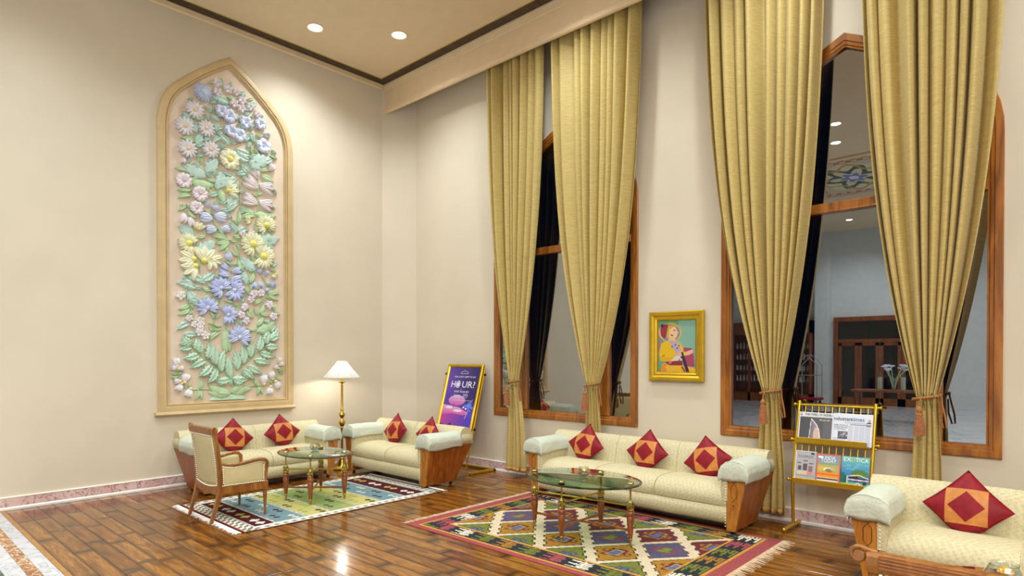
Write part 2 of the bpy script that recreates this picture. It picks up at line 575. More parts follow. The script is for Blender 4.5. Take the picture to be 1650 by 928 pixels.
TEXTS = []
def text(name, body, parent, mat, mw, width, height=None, align='CENTER', extr=0.0004, label=None):
    cu = bpy.data.curves.new(name, 'FONT')
    cu.body = body
    cu.align_x = align
    cu.size = 1.0
    cu.extrude = 0.0
    cu.resolution_u = 2
    cu.materials.append(mat)
    o = bpy.data.objects.new(name, cu)
    link(o, parent)
    o.matrix_local = mw
    TEXTS.append((o, width, height, mw))
    if label: o['label'] = label
    return o
def fit_texts():
    bpy.context.view_layer.update()
    for o, wd, ht, mw in TEXTS:
        bb = [Vector(b) for b in o.bound_box]
        sx = max(b.x for b in bb) - min(b.x for b in bb)
        sy = max(b.y for b in bb) - min(b.y for b in bb)
        kx = wd / max(sx, 1e-6)
        ky = (ht / max(sy, 1e-6)) if ht else kx
        me = bpy.data.meshes.new_from_object(o)
        me.transform(Matrix.Diagonal((kx, ky, 1, 1)))
        if not me.materials: me.materials.append(o.data.materials[0])
        t = bpy.data.objects.new('lettering', me)
        link(t, o.parent)
        t.matrix_local = mw
        bpy.data.objects.remove(o)

def frame_mat(o, u, v):
    u = Vector(u).normalized(); v = Vector(v).normalized(); n = u.cross(v).normalized()
    m = Matrix.Identity(4)
    for i in range(3):
        m[i][0], m[i][1], m[i][2], m[i][3] = u[i], v[i], n[i], o[i]
    return m

# ================================================================== SETTING
ARCH = [(1, 0), (.996, .09), (.978, .2), (.94, .31), (.88, .405), (.80, .49), (.70, .565), (.586, .652), (.44, .75), (.29, .843), (.15, .922), (0, 1)]
def arch_pts(hw, rise, flip=False):
    R = [(hw * x, rise * h) for x, h in ARCH]
    return R + [(-x, h) for x, h in reversed(R[:-1])]          # right springing -> apex -> left springing
def arch_loop(c, hw, sill, spring, rise):
    """closed outline (s,z): bottom left, bottom right, up over the arch"""
    return [(c - hw, sill), (c + hw, sill)] + [(c + x, spring + h) for x, h in arch_pts(hw, rise)]
def arch_h(x, hw, rise):
    t = min(1.0, abs(x) / hw)
    R = ARCH[::-1]
    for (x0, h0), (x1, h1) in zip(R[:-1], R[1:]):
        if x0 <= t <= x1:
            return rise * (h0 + (h1 - h0) * (t - x0) / max(1e-9, x1 - x0))
    return 0.0

WINS = [(3.2875, 1.1625), (6.616, 1.1625)]
SILL, SPRING, RISE = 0.788, 3.41, 1.173
XR, YB, XL = 15.0, -17.0, -4.0
LEFT_END = -9.5

def struct(o):
    o['kind'] = 'structure'
    return o

# window wall with two pointed openings
def window_wall():
    m = MB()
    xs = [0.367]
    for c, hw in WINS:
        xs += sorted([c + x for x, h in arch_pts(hw - 0.02, RISE)])
    xs += [XR]
    spans = []
    for a, b in zip(xs[:-1], xs[1:]):
        if b - a < 1e-6: continue
        mid = (a + b) / 2
        op = None
        for c, hw in WINS:
            if abs(mid - c) < hw - 0.02: op = (c, hw - 0.02)
        for y in (0.0, 0.25):
            if op is None:
                m.quad((a, y, 0), (b, y, 0), (b, y, CEIL), (a, y, CEIL))
            else:
                c, hw = op
                za = SPRING + arch_h(a - c, hw, RISE - 0.02); zb = SPRING + arch_h(b - c, hw, RISE - 0.02)
                m.quad((a, y, 0), (b, y, 0), (b, y, SILL + 0.02), (a, y, SILL + 0.02))
                m.quad((a, y, za), (b, y, zb), (b, y, CEIL), (a, y, CEIL))
    for c, hw in WINS:
        lp = arch_loop(c, hw - 0.02, SILL + 0.02, SPRING, RISE - 0.02)
        m.grid([[(s, 0.0, z) for s, z in lp], [(s, 0.25, z) for s, z in lp]], 0, wrap_v=True)
    return struct(m.build('wall_back', M['wall'], smooth=0))
window_wall()

m = MB(); m.box(-0.25, 0, LEFT_END, -0.40, 0, CEIL)
struct(m.build('wall_left', M['wall'], smooth=0))
m = MB(); m.prism([(0, -0.40), (0.367, 0.0), (0.367, 0.25), (-0.25, 0.25), (-0.25, -0.40)], lambda u, v, a: (u, v, a), 0, CEIL)
struct(m.build('wall_corner', M['wall'], smooth=0))
m = MB(); m.box(XR, XR + 0.2, YB, 0.25, 0, CEIL)
struct(m.build('wall_right', M['lobby_wall'], smooth=0))
m = MB(); m.box(XL, XR + 0.2, YB - 0.2, YB, 0, CEIL)
m.box(XL - 0.2, XL, YB - 0.2, LEFT_END, 0, CEIL)
m.box(XL - 0.2, -0.25, LEFT_END, LEFT_END + 0.2, 0, CEIL)
struct(m.build('wall_front', M['lobby_wall'], smooth=0))
m = MB(); m.box(1.40, 1.86, YB, YB + 0.3, 0, CEIL)
struct(m.build('wall_pier', M['lobby_wall'], smooth=0))

# ceiling: main slab inside the slot, slot backing above it
m = MB()
m.box(0.18, XR, YB, -0.54, CEIL, CEIL + 0.03)
m.box(XL, 0.18, YB, LEFT_END, CEIL, CEIL + 0.03)
ceil_o = struct(m.build('ceiling', M['ceiling'], smooth=0))
m = MB()
m.box(-0.25, XR, YB, 0.25, CEIL + 0.06, CEIL + 0.12)
struct(m.build('ceiling_deck', M['slot'], smooth=0))
sl = struct(MB().box(0.012, 0.178, LEFT_END, -0.54, CEIL + 0.012, CEIL + 0.03).build('trim_1', M['slot'], smooth=0))
for k in range(5):
    y1 = -0.542 - k * 1.1
    MB().box(0.019, 0.175, y1 - 1.094, y1, CEIL - 0.001, CEIL + 0.012).build('slot_panel', M['slot'], sl, smooth=0)
sl = struct(MB().box(0.012, XR, -0.538, -0.387, CEIL + 0.012, CEIL + 0.03).build('trim_2', M['slot'], smooth=0))
for k in range(7):
    x1 = 0.02 + k * 1.1
    MB().box(x1, x1 + 1.094, -0.535, -0.388, CEIL - 0.001, CEIL + 0.012).build('slot_panel', M['slot'], sl, smooth=0)
m = MB()
m.box(0.176, 0.196, YB, -0.54, CEIL - 0.004, CEIL + 0.01, 0, 0.002)
m.box(0.176, XR, -0.556, -0.536, CEIL - 0.004, CEIL + 0.01, 0, 0.002)
struct(m.build('trim_3', M['slotrim']))
# cornice along the left wall under the slot
m = MB()
m.prism([(0, CEIL - 0.075), (0.016, CEIL - 0.06), (0.016, CEIL - 0.03), (0.018, CEIL - 0.02), (0.018, CEIL + 0.012), (0, CEIL + 0.012)],
        lambda u, v, a: (u, a, v), LEFT_END, -0.40)
struct(m.build('trim_4', M['cornice'], smooth=0))
# curtain pelmet: moulded board hanging from the ceiling
pel = MB()
prof = [(-0.345, 5.485), (-0.372, 5.487), (-0.384, 5.497), (-0.386, 5.545), (-0.378, 5.553), (-0.378, 5.560), (-0.386, 5.566), (-0.386, 5.574), (-0.366, 5.584),
        (-0.366, 5.835), (-0.374, 5.842), (-0.374, 5.862), (-0.378, 5.872), (-0.382, 5.905), (-0.387, 5.912), (-0.387, CEIL + 0.012), (-0.345, CEIL + 0.012)]
pel.prism(prof, lambda u, v, a: (a, u, v), 0.0, XR)
struct(pel.build('trim_5', M['cornice'], smooth=25))

# ------------------------------------------------------------------ floor: planks, wood trim, marble border
floor = struct(MB().box(0, XR, -5.14, 0.0, -0.05, -0.016).build('floor', M['subfloor'], smooth=0))
def project(p):
    d = Vector(p) - Vector(CAM_POS)
    z = d.dot(_fw)
    if z < 0.1: return None
    return 825 + F_PX * d.dot(_r2) / z, CY_PX - F_PX * d.dot(_u2) / z, z
PW = 0.1345
rng = random.Random(5)
planks = []
row = 0
y = -5.135
while y < -0.02:
    y1 = min(y + PW, -0.001)
    x = -rng.uniform(0.0, 1.0)
    while x < 9.4:
        L = rng.choice([0.62, 0.75, 0.9, 1.05, 1.2, 1.33])
        a, b = max(x, 0.001), min(x + L, 9.4)
        if b - a > 0.06:
            planks.append((a, b, y, y1))
        x += L
    y += PW
    row += 1
def in_view(a, b, y0, y1):
    best = 0
    for i in range(9):
        p = project((a + (b - a) * i / 8, (y0 + y1) / 2, 0))
        if p and -20 < p[0] < 1670 and p[1] < 945:
            best += 1
    c = project(((a + b) / 2, (y0 + y1) / 2, 0))
    return best and best / 9 * (b - a) * PW / max(0.3, (c[2] if c else 9) ** 3)
score = sorted(((in_view(*p) or 0, i) for i, p in enumerate(planks)), reverse=True)
# boards that lie wholly under the rugs, sofas show nothing: they go last
single = set(i for s_, i in score[:300] if s_ > 0)
pmesh = {}
rest = MB()
for i, (a, b, y0, y1) in enumerate(planks):
    L, Wd = round(b - a, 3), round(y1 - y0, 4)
    if i in single:
        if (L, Wd) not in pmesh:
            pmesh[(L, Wd)] = MB().box(0.0008, L - 0.0008, 0.0008, Wd - 0.0008, -0.016, 0, 0, 0.0022).mesh('plank', M['plank'], 0)
        o = bpy.data.objects.new('plank', pmesh[(L, Wd)])
        o.location = (a, y0, 0)
        link(o, floor)
    else:
        rest.box(a + 0.0008, b - 0.0008, y0 + 0.0008, y1 - 0.0008, -0.016, 0)
rest.box(9.4, XR, -5.135, 0, -0.016, 0)
rest.build('plank_rest', M['plank'], floor, smooth=0, kind='stuff')

struct(MB().box(0, XR, -5.178, -5.137, -0.05, 0.004, 0, 0.003).build('trim_6', M['stone_trim'], smooth=0))
fl2 = struct(MB().box(XL, XR, YB, -5.179, -0.05, -0.013).build('floor_lobby', M['lobbymarble'], smooth=0))
def border(y0, y1, mat, step, off, name):
    mm = {}
    x = 0.0 - off
    while x < 4.6:
        a, b = max(0.001, x), x + step
        L = round(b - a, 3)
        if L not in mm:
            mm[L] = MB().box(0.0006, L - 0.0006, 0.0004, y1 - y0 - 0.0004, -0.014, 0.002, 0, 0.0008).mesh(name, mat, 0)
        o = bpy.data.objects.new(name, mm[L]); o.location = (a, y0, 0)
        link(o, fl2)
        x += step
    MB().box(x, XR, y0, y1, -0.013, 0.001).build(name, mat, fl2, smooth=0)
border(-5.280, -5.179, M['whitemarble'], 0.90, 0.2, 'marble_tile')
border(-5.363, -5.280, M['brownmarble'], 0.62, 0.35, 'marble_tile')
border(-5.476, -5.363, M['whitemarble'], 0.90, 0.5, 'marble_tile')
border(-5.700, -5.476, M['greenmarble'], 0.62, 0.1, 'marble_tile')
MB().box(XL, XR, YB, -5.701, -0.013, 0.0).build('lobby_slab', M['lobbymarble'], fl2, smooth=0)
MB().box(XL, 0.0, YB, LEFT_END, -0.013, 0.0005).build('lobby_slab', M['lobbymarble'], fl2, smooth=0)

# ------------------------------------------------------------------ marble baseboards
def baseboard(name, p0, p1, nrm, step):
    p0, p1, nrm = Vector(p0), Vector(p1), Vector(nrm)
    d = (p1 - p0); L = d.length; d.normalize()
    f = lambda u, v, a: tuple(p0 + d * a + nrm * u + Vector((0, 0, v)))
    root = struct(MB().prism([(0.0, 0.0), (0.012, 0.0), (0.012, 0.132), (0, 0.132)], f, 0, L).build(name, M['trimwhite'], smooth=0))
    mm = {}
    x = 0.0
    while x < L - 0.02:
        b = min(L, x + step)
        MB().prism([(0.012, 0.034), (0.020, 0.034), (0.020, 0.125), (0.012, 0.125)], f, x + 0.0012, b - 0.0012).build('marble_tile', M['pinkmarble'], root, smooth=0)
        x = b
    MB().prism([(0.0, 0.124), (0.022, 0.124), (0.024, 0.130), (0.018, 0.137), (0.0, 0.138)], f, 0, L).build('top_bead', M['trimwhite'], root)
    MB().prism([(0.0, 0.0), (0.032, 0.0), (0.032, 0.018), (0.022, 0.032), (0.0, 0.035)], f, 0, L).build('foot_bead', M['trimwhite'], root)
    return root
baseboard('baseboard_left', (0, -9.4, 0), (0, -0.40, 0), (1, 0, 0), 0.61)
baseboard('baseboard_corner', (0, -0.40, 0), (0.367, 0, 0), (0.737, -0.676, 0), 0.6)
baseboard('baseboard_back', (0.367, 0, 0), (9.5, 0, 0), (0, -1, 0), 0.61)

# ------------------------------------------------------------------ windows
def window(idx, c, hw):
    loop = lambda t, tr: arch_loop(c, hw - t, SILL + tr, SPRING, RISE - tr * 1.2)
    T = 0.105
    fr = MB()
    steps = [(0.0, 0.02), (0.0, -0.018), (0.006, -0.022), (0.055, -0.022), (0.062, -0.014), (0.085, -0.012), (0.092, -0.004), (T, -0.002), (T, 0.06)]
    fr.loops([[(s, y, z) for s, z in loop(t, t)] for t, y in steps])
    root = struct(fr.build('window_%d' % idx, M['winwood'], smooth=30))
    def bar(name, x0, x1, z0, z1):
        return MB().box(x0, x1, -0.014, 0.055, z0, z1, 0, 0.006).build(name, M['winwood'], root, smooth=30)
    zi = SILL + T
    MX = [(c - 0.71, c - 0.565), (c + 0.615, c + 0.755)]
    for a, b in MX:
        top = SPRING + min(arch_h(a - c, hw - T, RISE - T * 1.2), arch_h(b - c, hw - T, RISE - T * 1.2))
        mu = bar('mullion', a, b, zi, top + 0.02)
        for e in (a, b):
            MB().box(e - 0.008, e + 0.008, -0.006, 0.03, zi, 2.95, 0, 0.003).build('glazing_bead', M['winwood'], mu, smooth=30)
    xs = [c - hw + T] + [e for ab in MX for e in ab] + [c + hw - T]
    for a, b in ((xs[0], xs[1]), (xs[2], xs[3]), (xs[4], xs[5])):
        tr = bar('transom', a - 0.004, b + 0.004, 2.952, 3.048)
        MB().box(a, b, -0.020, 0.0, 2.955, 2.972, 0, 0.004).build('drip_bead', M['winwood'], tr, smooth=30)
        for z0, z1 in ((zi, 2.952), (3.048, None)):
            p = MB()
            if z1 is not None:
                p.box(a, b, 0.026, 0.032, z0, z1)
            else:
                n = 10
                top = [(a + (b - a) * k / n, SPRING + arch_h(a + (b - a) * k / n - c, hw - T, RISE - T * 1.2)) for k in range(n + 1)]
                poly = [(a, z0), (b, z0)] + top[::-1]
                p.prism(poly, lambda u, v, q: (u, q, v), 0.026, 0.032)
            p.build('pane', M['pane'], root, smooth=0)
    return root
for i, (c, hw) in enumerate(WINS):
    window(i + 1, c, hw)
# dark yard outside the glass
struct(MB().box(-8, 20, 0.26, 30, -0.3, -0.2).build('ground_outside', M['slot'], smooth=0))

FLOWERS = """-3.148,4.954,0.115,corn,0;-3.249,4.702,0.115,daisy,0;-3.364,4.469,0.115,daisy,0;-3.109,4.507,0.110,daisy,0;-3.330,4.197,0.115,daisy,0;-3.058,4.252,0.110,daisy,0;-2.971,5.132,0.059,star,90;-2.968,5.017,0.059,star,90;-2.831,5.096,0.059,star,60;-2.723,5.094,0.056,star,90;-2.756,4.932,0.063,star,80;-2.650,5.004,0.059,star,90;-2.657,4.896,0.059,star,100;-2.542,4.950,0.056,star,90;-2.447,4.884,0.053,star,90;-2.924,4.784,0.081,pansy,90;-2.822,4.749,0.094,pansy,40;-2.604,4.725,0.086,pansy,90;-2.803,4.558,0.086,pansy,120;-2.691,4.532,0.094,pansy,20;-2.405,4.760,0.081,pansy,70;-2.350,4.645,0.065,tulip,-20;-2.364,4.471,0.104,pansy,60;-2.821,4.184,0.131,peony,0;-3.379,4.070,0.075,pinkbud,-100;-3.413,3.512,0.037,pinkbud,-80;-3.380,3.791,0.095,poppy,0;-3.191,3.665,0.095,poppy,0;-3.232,3.480,0.083,poppy,0;-2.441,3.881,0.213,lily,152;-2.415,3.930,0.201,lily,-8;-2.454,3.669,0.207,lily,165;-2.422,3.700,0.201,lily,-10;-2.434,4.015,0.110,lily,120;-2.276,4.158,0.110,lily,60;-3.038,3.376,0.158,tulip,183;-3.014,3.416,0.158,tulip,-3;-2.991,3.243,0.136,tulip,190;-2.932,3.252,0.116,tulip,12;-3.066,3.522,0.075,tulip,140;-3.037,3.521,0.085,tulip,-10;-3.381,3.384,0.122,pinkbud,-95;-3.315,3.348,0.122,pinkbud,-75;-3.204,3.213,0.091,yfan,90;-2.331,3.397,0.146,dahlia,110;-2.835,3.771,0.146,yfan,25;-2.551,3.425,0.073,yfan,170;-2.520,3.260,0.043,star,90;-2.653,3.235,0.043,star,90;-3.328,3.018,0.128,dahlia,165;-3.267,2.832,0.183,yfan,175;-3.245,2.746,0.183,yfan,205;-3.143,2.823,0.195,yfan,70;-3.063,2.856,0.146,yfan,-40;-2.514,3.116,0.170,dahlia,130;-2.372,2.969,0.170,dahlia,0;-2.808,2.862,0.110,tulip,120;-2.838,2.735,0.091,lilac,140;-2.826,2.663,0.110,lilac,165;-2.790,2.716,0.097,lilac,20;-2.802,2.616,0.110,lilac,10;-2.935,2.494,0.146,corn2,135;-2.766,2.478,0.146,corn2,-20;-3.100,2.229,0.140,corn2,100;-2.405,2.730,0.058,lilac,120;-2.333,2.711,0.058,lilac,80;-2.483,2.608,0.067,lilac,-110;-2.399,2.622,0.067,lilac,-100;-2.260,2.641,0.067,lilac,-60;-2.314,2.546,0.043,lilac,-100;-2.220,2.742,0.055,yfan,-60;-2.503,2.454,0.056,vstar,90;-2.406,2.468,0.056,vstar,60;-2.542,2.373,0.051,vstar,90;-2.628,2.270,0.051,vstar,100;-2.288,2.326,0.056,vstar,90;-3.423,2.361,0.061,oflower,90;-2.847,2.151,0.128,corn2,10;-2.629,2.263,0.050,vstar,90;-2.672,2.160,0.053,vstar,70;-2.608,2.085,0.053,vstar,90;-2.282,2.306,0.053,vstar,90;-2.228,2.161,0.058,vstar,80;-2.695,1.861,0.160,corn2,80;-3.323,2.087,0.047,oflower,90;-3.266,2.009,0.047,oflower,100;-3.188,2.059,0.053,oflower,0;-3.189,2.005,0.053,oflower,-10;-3.202,1.964,0.053,oflower,170;-3.202,1.910,0.053,oflower,-80;-3.131,1.871,0.058,oflower,60;-3.468,1.485,0.104,bell,100;-3.462,1.458,0.076,bell,170;-3.456,1.445,0.070,bell,20;-3.382,1.283,0.111,bell,80;-3.420,1.271,0.104,bell,245;-3.313,1.201,0.111,bell,250;-3.432,1.298,0.076,bell,180;-2.145,1.523,0.070,bell,95;-2.145,1.486,0.063,bell,20;-2.246,1.295,0.104,bell,105;-2.368,1.232,0.125,bell,95;-2.200,1.264,0.111,bell,-60;-2.277,1.192,0.111,bell,265;-2.161,1.441,0.070,bell,150"""
LEAVES = """-2.828,4.917,-3.031,4.933,t;-3.044,4.737,-3.124,4.783,t;-3.056,4.695,-2.944,4.643,t;-2.906,4.569,-3.026,4.549,t;-2.932,4.445,-3.020,4.351,t;-2.944,4.481,-2.823,4.362,t;-3.252,4.512,-3.399,4.590,t;-3.250,4.305,-3.406,4.309,g;-3.229,4.279,-3.149,4.426,t;-2.550,4.545,-2.632,4.464,t;-2.537,4.616,-2.482,4.495,t;-2.551,4.303,-2.732,4.352,t;-2.524,4.262,-2.244,4.315,t;-2.650,5.038,-2.609,5.137,t;-2.536,4.959,-2.460,5.028,t;-2.814,5.118,-2.794,5.196,t;-3.005,5.121,-3.080,5.103,g;-3.257,4.819,-3.322,4.812,t;-3.240,4.415,-3.204,4.538,t;-2.840,4.992,-2.723,5.015,g;-2.495,4.843,-2.536,4.824,g;-2.370,4.851,-2.391,4.886,g;-2.496,4.600,-2.578,4.524,t;-2.495,4.735,-2.523,4.646,t;-3.117,3.894,-3.379,3.971,t;-3.105,3.956,-2.965,4.150,t;-3.341,3.922,-3.471,3.922,g;-3.025,3.800,-3.319,3.851,g;-2.978,3.767,-2.930,4.013,t;-2.966,3.854,-2.731,3.952,t;-2.972,3.708,-3.077,3.663,t;-2.948,3.773,-2.884,3.566,g;-2.836,3.538,-2.701,3.723,t;-2.836,3.514,-2.707,3.611,t;-2.824,3.522,-2.920,3.511,t;-2.561,4.226,-2.736,4.321,t;-2.549,4.141,-2.302,4.312,t;-2.575,4.054,-2.662,4.153,t;-2.600,4.049,-2.724,4.009,t;-2.395,4.125,-2.283,4.144,g;-2.395,4.068,-2.223,4.015,g;-2.441,3.786,-2.518,3.796,g;-2.435,3.787,-2.395,3.845,g;-2.474,3.520,-2.676,3.560,g;-2.474,3.507,-2.664,3.444,g;-2.474,3.520,-2.190,3.555,g;-3.292,3.692,-3.445,3.662,g;-3.292,3.622,-3.435,3.560,g;-3.353,3.482,-3.441,3.408,g;-3.353,3.505,-3.310,3.455,g;-3.343,3.425,-3.221,3.358,g;-3.002,3.611,-3.014,3.543,t;-2.702,3.376,-2.714,3.523,g;-2.715,3.250,-2.812,3.352,t;-2.708,3.239,-2.564,3.304,t;-3.255,3.117,-3.425,3.208,t;-3.043,3.436,-3.130,3.463,g;-2.962,3.256,-3.044,3.285,g;-2.885,3.176,-2.968,3.273,g;-3.083,3.710,-3.094,3.791,g;-3.173,4.036,-3.162,4.110,g;-2.342,4.239,-2.229,4.317,t;-3.222,2.920,-3.015,3.091,t;-3.250,3.094,-3.431,3.195,t;-2.482,3.196,-2.157,3.262,t;-2.476,2.779,-2.678,2.920,t;-2.727,3.236,-2.800,3.330,t;-3.156,2.577,-3.340,2.613,t;-3.156,2.569,-3.017,2.687,t;-3.246,2.469,-3.450,2.498,t;-3.330,2.427,-3.225,2.245,t;-3.246,2.469,-3.167,2.451,t;-3.331,2.251,-3.435,2.203,g;-2.825,3.129,-2.721,3.132,g;-2.831,3.116,-2.957,2.978,g;-2.831,3.135,-3.033,3.137,g;-2.837,3.122,-2.986,3.065,g;-2.703,2.942,-2.789,2.987,g;-2.790,2.814,-2.874,2.854,g;-2.777,2.810,-2.716,2.823,g;-2.598,2.572,-2.604,2.747,t;-2.554,2.589,-2.521,2.743,g;-2.635,2.744,-2.697,2.893,g;-2.482,2.956,-2.365,2.951,g;-2.307,2.469,-2.159,2.546,g;-2.307,2.456,-2.160,2.389,g;-2.307,2.463,-2.146,2.462,g;-2.491,2.303,-2.374,2.381,g;-2.478,2.304,-2.491,2.354,g;-2.779,2.310,-2.882,2.322,g;-2.779,2.310,-2.712,2.277,g;-3.058,2.448,-3.162,2.488,g;-3.053,2.394,-3.162,2.357,g;-2.857,2.482,-2.754,2.497,g;-2.899,2.485,-2.959,2.492,g;-2.187,2.322,-2.241,2.248,g;-3.233,3.025,-3.344,3.034,g;-3.086,2.806,-3.155,2.786,g;-3.222,3.098,-3.119,3.172,g;-2.437,3.095,-2.527,3.032,g;-2.252,3.313,-2.318,3.354,g;-2.186,2.777,-2.273,2.794,g;-3.017,2.088,-3.084,2.167,g;-3.004,2.102,-2.936,2.133,g;-3.018,2.012,-3.087,2.030,g;-3.018,2.012,-2.930,2.001,g;-3.018,1.936,-3.084,1.982,g;-3.018,1.936,-2.937,1.987,g;-2.951,1.924,-3.065,1.804,g;-2.870,1.654,-2.896,1.961,g;-2.821,1.675,-2.841,1.899,g;-2.455,1.932,-2.190,2.096,g;-2.470,1.975,-2.580,1.990,g;-2.455,2.019,-2.365,2.147,g;-2.514,2.125,-2.593,2.222,g;-2.557,2.152,-2.572,2.252,g;-2.425,2.202,-2.282,2.180,g;-2.425,2.188,-2.365,2.308,g;-2.213,2.243,-2.128,2.188,g;-3.323,2.020,-3.448,1.935,t;-3.380,1.878,-3.234,1.868,t;-2.275,1.945,-2.190,2.029,t;-3.322,2.241,-3.441,2.194,g;-3.316,2.201,-3.447,2.131,g;-2.758,2.029,-2.729,2.115,g;-3.278,2.170,-3.341,2.126,g;-2.993,1.445,-3.100,1.282,a;-3.059,1.487,-3.204,1.366,a;-3.132,1.556,-3.300,1.463,a;-3.216,1.624,-3.381,1.584,a;-3.299,1.718,-3.418,1.684,a;-3.355,1.778,-3.433,1.763,a;-3.330,1.738,-3.399,1.850,a;-2.939,1.410,-2.890,1.660,a;-3.013,1.501,-3.025,1.729,a;-3.105,1.584,-3.098,1.769,a;-3.183,1.652,-3.209,1.794,a;-3.248,1.692,-3.234,1.834,a;-2.660,1.434,-2.509,1.308,a;-2.588,1.476,-2.405,1.379,a;-2.501,1.554,-2.284,1.509,a;-2.427,1.656,-2.207,1.613,a;-2.344,1.737,-2.176,1.747,a;-2.275,1.827,-2.152,1.874,a;-2.283,1.827,-2.167,1.985,a;-2.731,1.435,-2.766,1.675,a;-2.646,1.512,-2.659,1.733,a;-2.545,1.598,-2.551,1.792,a;-2.441,1.685,-2.411,1.882,a;-2.336,1.781,-2.290,1.937,a;-2.805,1.316,-2.817,1.598,a;-2.816,1.309,-3.013,1.321,a;-2.802,1.309,-2.596,1.318,a;-2.843,1.310,-2.993,1.279,a;-2.788,1.301,-2.647,1.276,a;-2.809,1.231,-2.809,1.323,a;-2.816,1.119,-3.080,1.240,g;-2.819,1.109,-3.081,1.144,g;-2.802,1.132,-2.625,1.254,g;-2.795,1.118,-2.539,1.172,g;-3.205,1.183,-3.198,1.312,g;-3.211,1.183,-3.263,1.070,g;-3.192,1.183,-3.166,1.059,g;-2.450,1.205,-2.484,1.301,g;-2.435,1.200,-2.461,1.089,g;-2.428,1.200,-2.383,1.093,g;-3.459,1.398,-3.527,1.393,g;-3.456,1.385,-3.404,1.417,g;-3.456,1.332,-3.512,1.320,g;-2.153,1.404,-2.078,1.410,g;-2.185,1.300,-2.099,1.306,g;-2.223,1.257,-2.285,1.244,g;-3.338,1.222,-3.300,1.261,g;-3.370,1.236,-3.438,1.265,g;-3.450,1.365,-3.530,1.354,g;-2.138,1.381,-2.083,1.365,g;-2.153,1.471,-2.200,1.457,g"""
STEMS = """-3.181,4.078,-3.229,4.279,-3.252,4.525;-3.044,4.685,-3.012,4.797,-3.031,4.882;-2.551,4.303,-2.544,4.479,-2.516,4.648;-2.905,4.920,-2.827,4.996,-2.723,5.015;-2.905,4.894,-2.917,5.007,-2.955,5.086;-2.906,4.413,-2.938,4.482,-2.919,4.565;-3.205,4.070,-3.217,4.232,-3.276,4.342;-3.178,4.236,-3.167,4.168,-3.173,4.095;-3.001,3.750,-3.117,3.799,-3.298,3.691;-2.443,3.278,-2.435,3.787,-2.434,4.041;-2.812,3.518,-2.787,3.449,-2.776,3.364;-3.093,3.983,-3.082,3.878,-2.990,3.765;-3.043,3.502,-3.026,3.360,-2.956,3.251,-2.885,3.188;-2.955,3.566,-2.966,3.709,-2.954,3.832;-2.676,3.616,-2.682,3.764,-2.669,3.928;-2.929,4.152,-2.977,4.045,-2.983,3.971;-2.549,4.141,-2.561,4.226,-2.555,4.316;-2.977,2.203,-2.887,2.462,-2.783,2.815;-2.730,2.216,-2.567,2.462,-2.516,2.592,-2.463,2.800;-3.184,2.670,-3.206,2.899,-3.233,3.072;-2.936,2.330,-3.029,2.414,-3.121,2.563;-2.567,2.575,-2.642,2.768,-2.716,2.934,-2.777,3.062;-2.825,3.123,-2.909,3.203,-2.991,3.239;-3.341,2.426,-3.341,2.332,-3.331,2.262;-2.307,2.456,-2.307,2.585,-2.386,2.693;-2.691,2.962,-2.690,3.099,-2.696,3.234;-2.400,2.296,-2.307,2.431,-2.227,2.462;-2.816,1.119,-3.060,1.182,-3.320,1.194,-3.432,1.265,-3.458,1.431,-3.474,1.538;-2.802,1.118,-2.589,1.195,-2.353,1.214,-2.223,1.261,-2.153,1.382,-2.137,1.531;-2.925,1.395,-3.059,1.529,-3.216,1.652,-3.380,1.831;-2.731,1.420,-2.559,1.562,-2.382,1.737,-2.167,1.963;-2.500,1.793,-2.455,1.954,-2.425,2.173,-2.395,2.320;-2.842,1.871,-2.862,2.011,-2.785,2.084;-2.573,1.734,-2.645,1.805;-3.005,1.936,-3.017,2.088,-2.990,2.282;-3.266,2.022,-3.291,2.183,-3.322,2.261;-2.757,2.184,-2.700,2.301"""

